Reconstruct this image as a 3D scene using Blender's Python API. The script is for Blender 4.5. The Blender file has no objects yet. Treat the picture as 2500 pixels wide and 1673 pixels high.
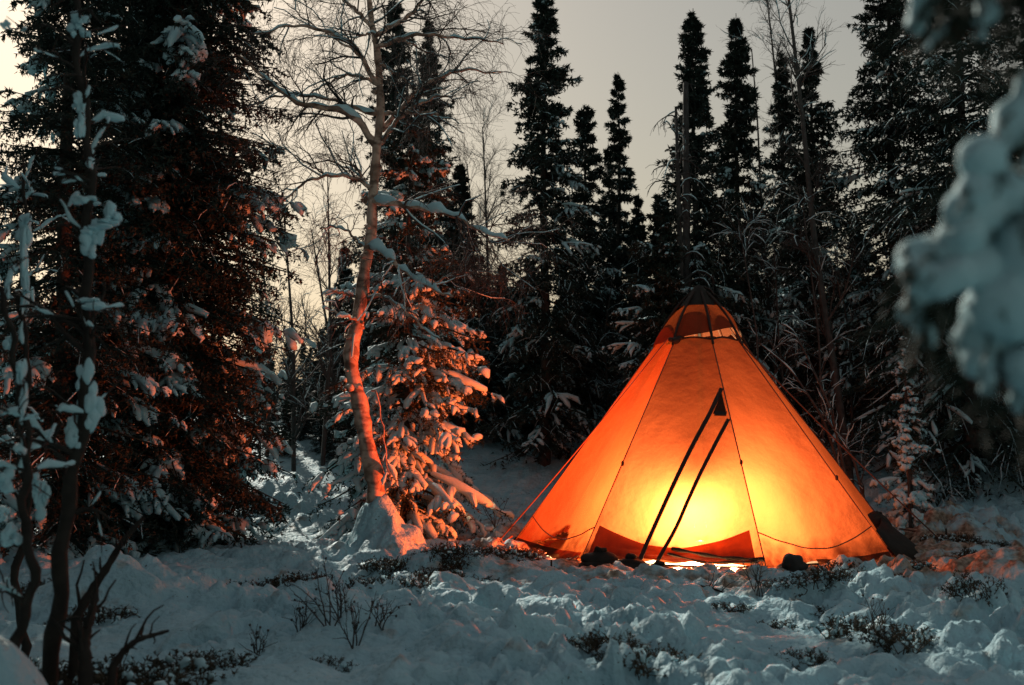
import bpy, math, random
import numpy as np
from mathutils import Vector

# ------------------------------------------------------------------ camera, world, light
sc = bpy.context.scene
col = sc.collection
F = 2500 * 40 / 36.0
EYE = 1.5
PITCH = math.atan(203.5 / F)
cam_d = bpy.data.cameras.new('camera'); cam = bpy.data.objects.new('camera', cam_d); col.objects.link(cam)
cam_d.lens = 40; cam_d.sensor_width = 36; cam_d.clip_start = 0.05; cam_d.clip_end = 2000
cam.location = (0, 0, EYE); cam.rotation_euler = (math.pi / 2 + PITCH, 0, 0)
cam_d.dof.use_dof = True; cam_d.dof.focus_distance = 13.0; cam_d.dof.aperture_fstop = 2.0
sc.camera = cam

SUN_AZ = math.radians(-24)      # moon: left of the view axis, behind the trees
SUN_EL = math.radians(28)
w = bpy.data.worlds.new('World'); sc.world = w; w.use_nodes = True
nt = w.node_tree; nt.nodes.clear()
sky = nt.nodes.new('ShaderNodeTexSky'); sky.sky_type = 'NISHITA'; sky.sun_disc = False
sky.sun_elevation = SUN_EL; sky.sun_rotation = SUN_AZ
sky.air_density = 1.9; sky.dust_density = 1.4; sky.ozone_density = 0.8
tint = nt.nodes.new('ShaderNodeHueSaturation'); tint.inputs['Saturation'].default_value = 0.66
flat = nt.nodes.new('ShaderNodeGamma'); flat.inputs[1].default_value = 0.78
warm = nt.nodes.new('ShaderNodeMix'); warm.data_type = 'RGBA'; warm.blend_type = 'MULTIPLY'; warm.inputs[0].default_value = 1.0; warm.inputs[7].default_value = (1.07, 0.98, 0.89, 1)
bg = nt.nodes.new('ShaderNodeBackground'); bg.inputs[1].default_value = 0.094
wo = nt.nodes.new('ShaderNodeOutputWorld')
nt.links.new(sky.outputs[0], flat.inputs[0]); nt.links.new(flat.outputs[0], tint.inputs['Color']); nt.links.new(tint.outputs[0], warm.inputs[6]); nt.links.new(warm.outputs[2], bg.inputs[0]); nt.links.new(bg.outputs[0], wo.inputs[0])

sun_d = bpy.data.lights.new('moon', 'SUN'); sun = bpy.data.objects.new('moon', sun_d); col.objects.link(sun)
sun_d.energy = 3.6; sun_d.angle = math.radians(0.5); sun_d.color = (1.0, 0.93, 0.80)
sv = Vector((math.sin(SUN_AZ) * math.cos(SUN_EL), math.cos(SUN_AZ) * math.cos(SUN_EL), math.sin(SUN_EL)))
sun.rotation_euler = sv.to_track_quat('Z', 'Y').to_euler(); sun.location = sv * 40
sc.view_settings.view_transform = 'Standard'; sc.view_settings.look = 'None'
sc.view_settings.exposure = 0.0; sc.view_settings.gamma = 1.0
sc.render.engine = 'CYCLES'
sc.cycles.use_denoising = True
sc.cycles.max_bounces = 7; sc.cycles.diffuse_bounces = 3; sc.cycles.transparent_max_bounces = 8
sc.cycles.sample_clamp_indirect = 6.0

# ------------------------------------------------------------------ pixel -> world helpers (photograph is 2500 x 1673)
cp, sp_ = math.cos(PITCH), math.sin(PITCH)
def ray(px, py):
    u = (px - 1250) / F; v = (836.5 - py) / F
    return np.array([u, cp - v * sp_, sp_ + v * cp])
def at(px, py, Y):
    d = ray(px, py)
    return np.array([0, 0, EYE]) + d * (Y / d[1])
def pxm(n, Y): return n / F * Y         # size in metres of n pixels at depth Y

# ------------------------------------------------------------------ noise
_T = np.random.default_rng(7).random((256, 256))
def vnoise(x, y, s=0):
    x = np.asarray(x, float) + s * 17.31; y = np.asarray(y, float) + s * 9.77
    xi = np.floor(x).astype(int); yi = np.floor(y).astype(int); fx = x - xi; fy = y - yi
    fx = fx * fx * fx * (fx * (fx * 6 - 15) + 10); fy = fy * fy * fy * (fy * (fy * 6 - 15) + 10)
    a = _T[xi & 255, yi & 255]; b = _T[(xi + 1) & 255, yi & 255]; c = _T[xi & 255, (yi + 1) & 255]; d = _T[(xi + 1) & 255, (yi + 1) & 255]
    return (a * (1 - fx) + b * fx) * (1 - fy) + (c * (1 - fx) + d * fx) * fy
def fbm(x, y, f, o=3, s=0):
    t = 0; a = 1.0; n = 0
    for k in range(o):
        t = t + a * (vnoise(x * f, y * f, s + k * 3) - .5) * 2; n += a; a *= .5; f *= 2.03
    return t / n
def puffs(x, y, f, s=0):
    x = np.asarray(x) * f + s * 5.3; y = np.asarray(y) * f + s * 2.9
    xi = np.floor(x).astype(int); yi = np.floor(y).astype(int); best = np.full(np.shape(x), 0.0)
    for i in (-1, 0, 1):
        for j in (-1, 0, 1):
            cx = xi + i; cy = yi + j
            px = cx + _T[cx & 255, cy & 255]; py = cy + _T[(cx + 91) & 255, (cy + 57) & 255]
            r = .45 + .55 * _T[(cx + 31) & 255, (cy + 17) & 255]
            d = 1 - ((x - px) ** 2 + (y - py) ** 2) / (r * r)
            best = np.maximum(best, np.sqrt(np.maximum(d, 0)) * r)
    return best
def sstep(a, b, x):
    t = np.clip((x - a) / (b - a), 0, 1); return t * t * (3 - 2 * t)

# ------------------------------------------------------------------ ground height
TC = np.array([2.40, 14.1]); TR = 2.40
MOUNDS = []           # x, y, radius x, radius y, height
def mound(px, py_depth, Y, rx, ry, h):
    MOUNDS.append((pxm(px - 1250, Y), Y, rx, ry, h))
mound(275, 0, 9.8, .62, .55, .42)
mound(928, 0, 13.12, .31, .33, .42)
mound(915, 0, 12.95, .88, .6, .14)
mound(-10, 0, 4.5, .38, .42, .62)
mound(1160, 0, 12.1, .8, .35, .10)
mound(1480, 0, 11.1, .5, .28, .09)
mound(2470, 0, 11.6, .7, .5, .22)
mound(2380, 0, 15.2, 1.6, .8, .25)
mound(720, 0, 17.5, 1.2, 1.0, .3)
def height(x, y, fine=True):
    x = np.asarray(x, float); y = np.asarray(y, float)
    z = 1.35 * sstep(15.4, 21.5, y) + .045 * np.maximum(y - 23.5, 0) * (1 - sstep(40, 120, y)) + .22 * sstep(3.5, 6.5, x) * sstep(14, 18.5, y)
    dt = np.hypot(x - TC[0], y - TC[1]); calm = sstep(1.9, 3.3, dt)
    z = z + calm * (.09 * fbm(x, y, .45, 3, 1) + .05 * fbm(x, y, 1.5, 2, 4))
    for mx, my, rx, ry, h in MOUNDS:
        q = ((x - mx) / rx) ** 2 + ((y - my) / ry) ** 2
        z = z + h * np.exp(-q * 1.2)
    if fine:
        right = sstep(-1.5, 2.0, x); near = 1 - sstep(13.5, 20, y)
        rough = np.clip(.35 + .65 * right + .9 * fbm(x, y, .6, 2, 9), .12, 1.4) * (.35 + .65 * near)
        rough = rough * (.12 + .88 * sstep(2.0, 2.7, dt))
        wx = x + .09 * fbm(x, y, 3.1, 2, 21); wy = y + .09 * fbm(x, y, 3.1, 2, 25)
        lump = .15 * puffs(wx, wy * 1.15, 2.0, 1) + .20 * puffs(wx, wy, 4.6, 2) + .13 * puffs(wx, wy, 9.5, 3) + .05 * puffs(x, y, 18, 4) + .04 * fbm(x, y, 6, 3, 33)
        hollow = -.13 * sstep(.28, .62, fbm(x, y, 1.35, 2, 14)) - .05 * sstep(.2, .6, fbm(x, y, 3.3, 2, 15))
        ridge = .07 * (1 - np.abs(fbm(x, y * 2.4, .9, 3, 18)) * 2.2)
        z = z + rough * (lump - .24 + hollow) + (.35 + .4 * near) * (.12 + .88 * sstep(2.0, 2.9, dt)) * (ridge - .03)
    return z
def gz(x, y): return float(height(np.array([x]), np.array([y]))[0])
def gbase(px, Y, dz=0.0):
    x = pxm(px - 1250, Y); return np.array([x, Y, gz(x, Y) + dz])

# ------------------------------------------------------------------ mesh building
STUFF = {'crown', 'snow', 'branches', 'side_twigs', 'leaves', 'stems', 'buds', 'twigs'}
class Geo:
    def __init__(s): s.v = []; s.q = []; s.t = []; s.n = 0
    def add(s, v, q=None, t=None):
        v = np.asarray(v, float).reshape(-1, 3)
        if q is not None and len(q): s.q.append(np.asarray(q, int).reshape(-1, 4) + s.n)
        if t is not None and len(t): s.t.append(np.asarray(t, int).reshape(-1, 3) + s.n)
        s.v.append(v); s.n += len(v)
    def mesh(s, name, mat, smooth=True, origin=(0, 0, 0)):
        me = bpy.data.meshes.new(name)
        v = np.concatenate(s.v) - np.asarray(origin, float)
        q = np.concatenate(s.q) if s.q else np.zeros((0, 4), int); t = np.concatenate(s.t) if s.t else np.zeros((0, 3), int)
        me.vertices.add(len(v)); me.vertices.foreach_set('co', v.astype(np.float32).ravel())
        nl = q.size + t.size; me.loops.add(nl)
        me.loops.foreach_set('vertex_index', np.concatenate([q.ravel(), t.ravel()]).astype(np.int32))
        npo = len(q) + len(t); me.polygons.add(npo)
        ls = np.concatenate([np.arange(len(q)) * 4, q.size + np.arange(len(t)) * 3]).astype(np.int32)
        me.polygons.foreach_set('loop_start', ls)
        me.polygons.foreach_set('use_smooth', np.full(npo, smooth))
        me.update(calc_edges=True)
        me.materials.append(mat)
        return me
    def build(s, name, mat, parent=None, smooth=True, origin=(0, 0, 0)):
        o = bpy.data.objects.new(name, s.mesh(name, mat, smooth, origin)); col.objects.link(o)
        if parent is not None:
            o.parent = parent
            if name in STUFF: o['kind'] = 'stuff'
        else: o.location = tuple(float(c) for c in origin)
        return o

def norm(v): return v / np.maximum(np.linalg.norm(v, axis=-1, keepdims=True), 1e-9)
def tubes(g, P, R, k=6):
    """P (M,N,3) polylines, R (M,N) radii"""
    P = np.asarray(P, float); R = np.asarray(R, float)
    if P.ndim == 2: P = P[None]; R = R[None]
    M, N, _ = P.shape
    T = norm(np.gradient(P, axis=1)); mt = norm(T.mean(axis=1))
    ref = np.where(np.abs(mt[:, 2:3]) < .8, np.array([[0, 0, 1.0]]), np.array([[1.0, 0, 0]]))
    B = norm(np.cross(T, ref[:, None, :])); U = np.cross(B, T)
    a = np.arange(k) * 2 * np.pi / k
    V = P[:, :, None, :] + R[:, :, None, None] * (B[:, :, None, :] * np.cos(a)[None, None, :, None] + U[:, :, None, :] * np.sin(a)[None, None, :, None])
    m = np.arange(M)[:, None, None] * N * k; n = np.arange(N - 1)[None, :, None] * k; j = np.arange(k)[None, None, :]; j2 = (j + 1) % k
    Q = np.stack([m + n + j, m + n + j2, m + n + k + j2, m + n + k + j], -1)
    g.add(V, Q)
def resample(P, n):
    P = np.asarray(P, float); d = np.concatenate([[0], np.cumsum(np.linalg.norm(np.diff(P, axis=0), axis=1))])
    # smooth Catmull-like through denser linear then box filter
    s = np.linspace(0, d[-1], n); Q = np.stack([np.interp(s, d, P[:, i]) for i in range(3)], 1)
    for _ in range(2): Q[1:-1] = .25 * Q[:-2] + .5 * Q[1:-1] + .25 * Q[2:]
    return Q
def interp(P, t):
    """P (M,N,3), t (M,C) in 0..1 -> positions, tangents (M,C,3)"""
    M, N, _ = P.shape; f = np.clip(t, 0, .9999) * (N - 1); i = f.astype(int); r = (f - i)[..., None]
    m = np.arange(M)[:, None]; a = P[m, i]; b = P[m, i + 1]
    return a * (1 - r) + b * r, norm(b - a)
def grow(rng, P, R, n, t0, t1, L0, L1, ang, droop, N=5, wob=.25, taper=.55, r0=.0022, up=0.0):
    M = len(P); t = rng.uniform(t0, t1, (M, n)); p, T = interp(P, t)
    pr = np.take_along_axis(R, np.clip((t * (R.shape[1] - 1)).astype(int), 0, R.shape[1] - 1), 1)
    rv = norm(rng.normal(size=(M, n, 3))); perp = norm(rv - (rv * T).sum(-1, keepdims=True) * T)
    a = np.radians(rng.normal(ang, 12, (M, n)))[..., None]
    d = T * np.cos(a) + perp * np.sin(a); d[..., 2] += up; d = norm(d)
    L = rng.uniform(L0, L1, (M, n)) * (1.15 - .5 * t); p = p.reshape(-1, 3); d = d.reshape(-1, 3); L = L.reshape(-1)
    pts = [p]
    for k in range(N - 1):
        d = norm(d + rng.normal(0, wob, d.shape) + np.array([0, 0, -droop]) * (k + 1) / (N - 1))
        pts.append(pts[-1] + d * (L / (N - 1))[:, None])
    C = np.stack(pts, 1); rr = np.maximum(pr.reshape(-1) * taper, r0)
    CR = rr[:, None] * np.linspace(1, .35, N)[None]
    return C, np.maximum(CR, r0 * .6)
# icosphere template
def _ico(sub):
    p = (1 + 5 ** .5) / 2
    V = [(-1, p, 0), (1, p, 0), (-1, -p, 0), (1, -p, 0), (0, -1, p), (0, 1, p), (0, -1, -p), (0, 1, -p), (p, 0, -1), (p, 0, 1), (-p, 0, -1), (-p, 0, 1)]
    V = [tuple(np.array(v) / np.linalg.norm(v)) for v in V]
    Fc = [(0, 11, 5), (0, 5, 1), (0, 1, 7), (0, 7, 10), (0, 10, 11), (1, 5, 9), (5, 11, 4), (11, 10, 2), (10, 7, 6), (7, 1, 8), (3, 9, 4), (3, 4, 2), (3, 2, 6), (3, 6, 8), (3, 8, 9), (4, 9, 5), (2, 4, 11), (6, 2, 10), (8, 6, 7), (9, 8, 1)]
    for _ in range(sub):
        c = {}; nf = []
        def mid(a, b):
            k = (min(a, b), max(a, b))
            if k not in c:
                m = np.array(V[a]) + np.array(V[b]); V.append(tuple(m / np.linalg.norm(m))); c[k] = len(V) - 1
            return c[k]
        for a, b, d in Fc:
            x, y, z = mid(a, b), mid(b, d), mid(d, a); nf += [(a, x, z), (b, y, x), (d, z, y), (x, y, z)]
        Fc = nf
    return np.array(V), np.array(Fc)
ICO = {s: _ico(s) for s in (1, 2, 3)}
def blobs(g, C, S, rng, sub=2, amp=.14, fr=2.2):
    """C (M,3) centres, S (M,3) half sizes"""
    V, Fc = ICO[sub]; C = np.asarray(C, float).reshape(-1, 3); S = np.asarray(S, float).reshape(-1, 3)
    M = len(C); ph = rng.uniform(0, 6.28, (M, 1, 6)); K = rng.normal(0, fr, (M, 3, 6))
    n = np.sin(np.einsum('vi,mik->mvk', V, K) + ph).sum(-1) / 6
    X = C[:, None, :] + V[None] * S[:, None, :] * (1 + amp * 2 * n)[..., None]
    g.add(X, t=(Fc[None] + (np.arange(M) * len(V))[:, None, None]))
def box(g, c, s, rz=0.0):
    v = np.array([(x, y, z) for x in (-1, 1) for y in (-1, 1) for z in (-1, 1)], float) * np.asarray(s) / 2
    cz, sz = math.cos(rz), math.sin(rz); v = np.stack([v[:, 0] * cz - v[:, 1] * sz, v[:, 0] * sz + v[:, 1] * cz, v[:, 2]], 1)
    g.add(v + np.asarray(c), [(0, 1, 3, 2), (4, 6, 7, 5), (0, 4, 5, 1), (2, 3, 7, 6), (0, 2, 6, 4), (1, 5, 7, 3)])

def tag(o, label, cat, group=None, kind=None):
    if label: o['label'] = label
    if cat: o['category'] = cat
    if group: o['group'] = group
    if kind: o['kind'] = kind
    return o
def thing(name, label, cat, loc, group=None, rz=0.0):
    o = bpy.data.objects.new(name, None); col.objects.link(o); o.location = tuple(float(c) for c in loc); o.rotation_euler[2] = rz
    o.empty_display_size = .2
    return tag(o, label, cat, group)
def copy_thing(src, loc, label, group=None, rz=0.0, scale=1.0):
    o = src.copy(); col.objects.link(o); o.location = tuple(float(c) for c in loc); o.rotation_euler[2] = rz
    o.scale = (scale, scale, scale) if np.isscalar(scale) else scale
    o['label'] = label
    if group: o['group'] = group
    for ch in list(src.children):
        c = ch.copy(); col.objects.link(c); c.parent = o
        for gch in list(ch.children):
            d = gch.copy(); col.objects.link(d); d.parent = c
    return o

# ------------------------------------------------------------------ materials
def mat(name, base, rough=.7, var=None, vscale=8.0, bump=0.0, bscale=40.0, spec=.3, bdist=.01):
    m = bpy.data.materials.new(name); m.use_nodes = True; n = m.node_tree.nodes; l = m.node_tree.links
    b = n['Principled BSDF']; b.inputs['Roughness'].default_value = rough; b.inputs['Specular IOR Level'].default_value = spec
    tc = n.new('ShaderNodeTexCoord')
    if var:
        no = n.new('ShaderNodeTexNoise'); no.inputs['Scale'].default_value = vscale; no.inputs['Detail'].default_value = 4
        r = n.new('ShaderNodeValToRGB'); r.color_ramp.elements[0].color = (*base, 1); r.color_ramp.elements[1].color = (*var, 1)
        r.color_ramp.elements[0].position = .35; r.color_ramp.elements[1].position = .68
        l.new(tc.outputs['Object'], no.inputs['Vector']); l.new(no.outputs['Fac'], r.inputs[0]); l.new(r.outputs[0], b.inputs['Base Color'])
    else: b.inputs['Base Color'].default_value = (*base, 1)
    if bump:
        nb = n.new('ShaderNodeTexNoise'); nb.inputs['Scale'].default_value = bscale; nb.inputs['Detail'].default_value = 5
        bu = n.new('ShaderNodeBump'); bu.inputs['Strength'].default_value = bump; bu.inputs['Distance'].default_value = bdist
        l.new(tc.outputs['Object'], nb.inputs['Vector']); l.new(nb.outputs['Fac'], bu.inputs['Height']); l.new(bu.outputs[0], b.inputs['Normal'])
    return m
M_SNOW = mat('snow', (.45, .66, .71), .65, (.37, .58, .64), 5, .5, 45, .2, .012)
M_NEEDLE = mat('needles', (.011, .022, .018), .6, (.022, .038, .031), 3.0, spec=.2)
M_NEEDLE_N = mat('needles_green', (.016, .026, .018), .6, (.032, .042, .028), 4.0, spec=.2)
M_BARK = mat('spruce_bark', (.030, .029, .027), .85, (.06, .056, .05), 20, .6, 30)
M_DEAD = mat('grey_dead_wood', (.030, .031, .030), .85, (.055, .056, .055), 14, .4, 30)
M_TWIG = mat('twig_bark', (.034, .035, .034), .8, (.07, .07, .066), 12)
M_STEM = mat('dark_bark', (.016, .013, .011), .85, (.03, .025, .02), 14)  # darker bark for the foreground stems and branches
M_ROPE = mat('rope', (.10, .05, .035), .8)
M_DARKCLOTH = mat('dark_cloth', (.018, .015, .013), .8, (.03, .025, .02), 9, .5, 25, .2)
M_STRAP = mat('strap', (.03, .016, .012), .7)
M_ROCK = mat('dark_rock', (.02, .02, .02), .8, (.05, .05, .048), 7, .6, 18)
M_HEATH = mat('heather', (.035, .03, .02), .8, (.07, .055, .035), 10)
M_METAL = mat('lantern_metal', (.05, .05, .05), .4)
M_ADDED_RUG = mat('added_rug', (.022, .017, .014), .9, (.045, .035, .028), 6, .5, 30)
def birch_mat():
    m = bpy.data.materials.new('birch_bark'); m.use_nodes = True; n = m.node_tree.nodes; l = m.node_tree.links; b = n['Principled BSDF']
    b.inputs['Roughness'].default_value = .7; b.inputs['Specular IOR Level'].default_value = .25
    tc = n.new('ShaderNodeTexCoord'); mp = n.new('ShaderNodeMapping'); mp.inputs['Scale'].default_value = (6, 6, 11)
    n1 = n.new('ShaderNodeTexNoise'); n1.inputs['Scale'].default_value = 1.2; n1.inputs['Detail'].default_value = 5
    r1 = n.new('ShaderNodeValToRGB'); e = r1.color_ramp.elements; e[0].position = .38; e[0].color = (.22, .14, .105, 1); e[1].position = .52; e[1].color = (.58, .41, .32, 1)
    n2 = n.new('ShaderNodeTexNoise'); n2.inputs['Scale'].default_value = 4.5; n2.inputs['Detail'].default_value = 4
    r2 = n.new('ShaderNodeValToRGB'); e = r2.color_ramp.elements; e[0].position = .36; e[0].color = (.28, .24, .21, 1); e[1].position = .6; e[1].color = (1, 1, 1, 1)
    mx = n.new('ShaderNodeMix'); mx.data_type = 'RGBA'; mx.blend_type = 'MULTIPLY'; mx.inputs[0].default_value = .9
    bu = n.new('ShaderNodeBump'); bu.inputs['Strength'].default_value = .6; bu.inputs['Distance'].default_value = .015
    l.new(tc.outputs['Object'], mp.inputs[0]); l.new(mp.outputs[0], n1.inputs['Vector']); l.new(tc.outputs['Object'], n2.inputs['Vector'])
    l.new(n1.outputs['Fac'], r1.inputs[0]); l.new(n2.outputs['Fac'], r2.inputs[0]); l.new(r1.outputs[0], mx.inputs[6]); l.new(r2.outputs[0], mx.inputs[7])
    l.new(mx.outputs[2], b.inputs['Base Color']); l.new(n1.outputs['Fac'], bu.inputs['Height']); l.new(bu.outputs[0], b.inputs['Normal'])
    return m
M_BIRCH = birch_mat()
def ground_mat():
    m = bpy.data.materials.new('snow_ground'); m.use_nodes = True; n = m.node_tree.nodes; l = m.node_tree.links; b = n['Principled BSDF']
    b.inputs['Roughness'].default_value = .6; b.inputs['Specular IOR Level'].default_value = .25
    tc = n.new('ShaderNodeTexCoord')
    def noise(s, d=4):
        x = n.new('ShaderNodeTexNoise'); x.inputs['Scale'].default_value = s; x.inputs['Detail'].default_value = d; l.new(tc.outputs['Object'], x.inputs['Vector']); return x
    def ramp(a, b_, ca, cb, src):
        r = n.new('ShaderNodeValToRGB'); e = r.color_ramp.elements; e[0].position = a; e[0].color = (*ca, 1); e[1].position = b_; e[1].color = (*cb, 1); l.new(src, r.inputs[0]); return r
    white = ramp(.3, .7, (.31, .51, .58), (.40, .62, .69), noise(1.5).outputs['Fac'])
    # litter trodden into the snow round the tent
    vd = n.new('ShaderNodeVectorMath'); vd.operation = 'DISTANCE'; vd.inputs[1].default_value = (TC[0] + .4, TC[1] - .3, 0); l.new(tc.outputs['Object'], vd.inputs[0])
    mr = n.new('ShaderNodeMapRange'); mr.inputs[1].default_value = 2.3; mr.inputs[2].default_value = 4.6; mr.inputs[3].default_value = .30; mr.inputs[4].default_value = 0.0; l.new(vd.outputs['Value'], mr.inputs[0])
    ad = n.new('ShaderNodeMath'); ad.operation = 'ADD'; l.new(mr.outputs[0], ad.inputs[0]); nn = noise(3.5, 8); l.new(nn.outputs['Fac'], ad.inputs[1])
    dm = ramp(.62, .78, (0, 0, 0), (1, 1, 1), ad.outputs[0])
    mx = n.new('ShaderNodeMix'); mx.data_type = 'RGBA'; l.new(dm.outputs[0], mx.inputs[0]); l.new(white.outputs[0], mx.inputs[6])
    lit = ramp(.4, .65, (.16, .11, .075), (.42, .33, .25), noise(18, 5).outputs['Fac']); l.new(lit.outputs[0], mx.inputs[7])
    # scattered needles and bark crumbs
    sp = ramp(.70, .735, (0, 0, 0), (1, 1, 1), noise(26, 3).outputs['Fac'])
    mx2 = n.new('ShaderNodeMix'); mx2.data_type = 'RGBA'; l.new(sp.outputs[0], mx2.inputs[0]); l.new(mx.outputs[2], mx2.inputs[6]); mx2.inputs[7].default_value = (.07, .06, .05, 1)
    l.new(mx2.outputs[2], b.inputs['Base Color'])
    bn = noise(16, 6); bu = n.new('ShaderNodeBump'); bu.inputs['Strength'].default_value = .9; bu.inputs['Distance'].default_value = .05
    l.new(bn.outputs['Fac'], bu.inputs['Height']); l.new(bu.outputs[0], b.inputs['Normal'])
    return m
def fabric(name, trans, refl, clear, tintc):
    m = bpy.data.materials.new(name); m.use_nodes = True; n = m.node_tree.nodes; l = m.node_tree.links
    n.remove(n['Principled BSDF']); out = n['Material Output']
    tc = n.new('ShaderNodeTexCoord'); no = n.new('ShaderNodeTexNoise'); no.inputs['Scale'].default_value = 3.2; no.inputs['Detail'].default_value = 5; l.new(tc.outputs['Object'], no.inputs['Vector'])
    bu = n.new('ShaderNodeBump'); bu.inputs['Strength'].default_value = .55; bu.inputs['Distance'].default_value = .06; l.new(no.outputs['Fac'], bu.inputs['Height'])
    r = n.new('ShaderNodeValToRGB'); e = r.color_ramp.elements; e[0].position = .3; e[0].color = (*[c * .82 for c in trans], 1); e[1].position = .7; e[1].color = (*trans, 1)
    n2 = n.new('ShaderNodeTexNoise'); n2.inputs['Scale'].default_value = 2.0; n2.inputs['Detail'].default_value = 6; l.new(tc.outputs['Object'], n2.inputs['Vector']); l.new(n2.outputs['Fac'], r.inputs[0])
    sx = n.new('ShaderNodeSeparateXYZ'); l.new(tc.outputs['Object'], sx.inputs[0])          # unevenly darker towards the foot of the cloth
    dn = n.new('ShaderNodeTexNoise'); dn.inputs['Scale'].default_value = 5.5; dn.inputs['Detail'].default_value = 7; l.new(tc.outputs['Object'], dn.inputs['Vector'])
    ma = n.new('ShaderNodeMath'); ma.operation = 'MULTIPLY_ADD'; ma.inputs[1].default_value = .55; l.new(dn.outputs['Fac'], ma.inputs[0]); l.new(sx.outputs[2], ma.inputs[2])
    dr = n.new('ShaderNodeValToRGB'); de = dr.color_ramp.elements; de[0].position = .33; de[0].color = (.16, .12, .11, 1); de[1].position = .60; de[1].color = (1, 1, 1, 1); l.new(ma.outputs[0], dr.inputs[0])
    dm = n.new('ShaderNodeMix'); dm.data_type = 'RGBA'; dm.blend_type = 'MULTIPLY'; dm.inputs[0].default_value = 1.0; l.new(r.outputs[0], dm.inputs[6]); l.new(dr.outputs[0], dm.inputs[7])
    t = n.new('ShaderNodeBsdfTranslucent'); l.new(dm.outputs[2], t.inputs[0]); l.new(bu.outputs[0], t.inputs['Normal'])
    d = n.new('ShaderNodeBsdfDiffuse'); d.inputs[0].default_value = (*refl, 1); l.new(bu.outputs[0], d.inputs['Normal'])
    a = n.new('ShaderNodeAddShader'); l.new(t.outputs[0], a.inputs[0]); l.new(d.outputs[0], a.inputs[1])
    x = n.new('ShaderNodeBsdfTransparent'); x.inputs[0].default_value = (*tintc, 1)
    mx = n.new('ShaderNodeMixShader'); mx.inputs[0].default_value = clear; l.new(a.outputs[0], mx.inputs[1]); l.new(x.outputs[0], mx.inputs[2]); l.new(mx.outputs[0], out.inputs[0])
    return m
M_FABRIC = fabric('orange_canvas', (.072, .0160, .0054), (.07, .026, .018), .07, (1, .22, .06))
M_SHEER = fabric('light_spill_canvas', (.128, .030, .009), (.09, .032, .02), .63, (1, .15, .04))  # made extra clear so the lantern light spills out to the birch
M_DIMMING = fabric('light_dimming_canvas', (.048, .0108, .0036), (.08, .028, .016), .025, (1, .22, .06))  # made dimmer to keep lantern light off the forest; there is no liner
M_VALANCE = fabric('doubled_canvas', (.036, .008, .004), (.06, .023, .018), .08, (1, .30, .10))
M_SKIRT = fabric('brown_canvas', (.06, .018, .007), (.05, .025, .015), .0, (1, .4, .1))
M_GLOW = bpy.data.materials.new('lantern_glow'); M_GLOW.use_nodes = True
_e = M_GLOW.node_tree.nodes.new('ShaderNodeEmission'); _e.inputs[0].default_value = (1, .72, .35, 1); _e.inputs[1].default_value = 2
_t = M_GLOW.node_tree.nodes.new('ShaderNodeBsdfTransparent'); _a = M_GLOW.node_tree.nodes.new('ShaderNodeAddShader'); M_GLOW.node_tree.links.new(_e.outputs[0], _a.inputs[0]); M_GLOW.node_tree.links.new(_t.outputs[0], _a.inputs[1])
M_GLOW.node_tree.links.new(_a.outputs[0], M_GLOW.node_tree.nodes['Material Output'].inputs[0])

# ------------------------------------------------------------------ ground sheet
def axis(segs):
    a = [segs[0][0]]
    for (s, e, d0, d1) in segs:
        x = s; 
        while x < e - 1e-6:
            f = (x - s) / (e - s); x = min(x + d0 + (d1 - d0) * f, e); a.append(x)
    return np.array(a)
gx = axis([(-400, -40, 60, 20), (-40, -8, 5, .3), (-8, -5.2, .25, .06), (-5.2, 7.0, .042, .042), (7.0, 10, .06, .3), (10, 45, .4, 5), (45, 400, 20, 60)])
gy = axis([(-60, -4, 10, 1), (-4, 2.4, .5, .1), (2.4, 5.5, .06, .036), (5.5, 15.0, .036, .046), (15.0, 24, .07, .16), (24, 60, .3, 3), (60, 600, 10, 70)])
X, Y = np.meshgrid(gx, gy); Z = height(X, Y)
g = Geo(); nx, ny = len(gx), len(gy); ii = np.arange(nx - 1)[None] + np.arange(ny - 1)[:, None] * nx
g.add(np.stack([X, Y, Z], -1), np.stack([ii, ii + 1, ii + 1 + nx, ii + nx], -1))
o = g.build('snow_ground', ground_mat()); o['kind'] = 'structure'

# ------------------------------------------------------------------ tent
APEX = np.array([2.33, 14.1, 3.24])
TA = np.radians([180, 226, 274.5, 317, 3, 47, 90, 135])
BASE = np.stack([TC[0] + TR * np.cos(TA), TC[1] + TR * np.sin(TA), np.full(8, .03)], 1)
ZC = 2.53; VC = (ZC - .03) / (APEX[2] - .03)
tent = thing('lavvu_tent', 'glowing orange cone tent with dark door straps and red hood, pitched on the snow', 'tent', (TC[0], TC[1], 0))
TO = np.array([TC[0], TC[1], 0.0])
def sag(u, v): return .075 * np.sin(np.pi * u) * (1 - v) * (.35 + .65 * (1 - v))
def panel_pt(i, u, v, off=0.0):
    """u along the base from corner i to i+1, v 0 at ground .. 1 at apex"""
    A, B = BASE[i], BASE[(i + 1) % 8]; u = np.asarray(u, float); v = np.asarray(v, float)
    p = (A * (1 - u[..., None]) + B * u[..., None]); p = p * (1 - v[..., None]) + APEX * v[..., None]
    nrm = np.cross(B - A, APEX - A); nrm = nrm / np.linalg.norm(nrm)
    wr = .012 * np.sin(u * 9 + v * 5 + i) * np.sin(v * 7 + i * 2) * (1 - v) + .010 * np.sin(u * 26 + 3 * np.sin(v * 9 + i)) * np.exp(-v * 9)
    return p + nrm * (off - sag(u, v) + wr)[..., None]
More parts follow.
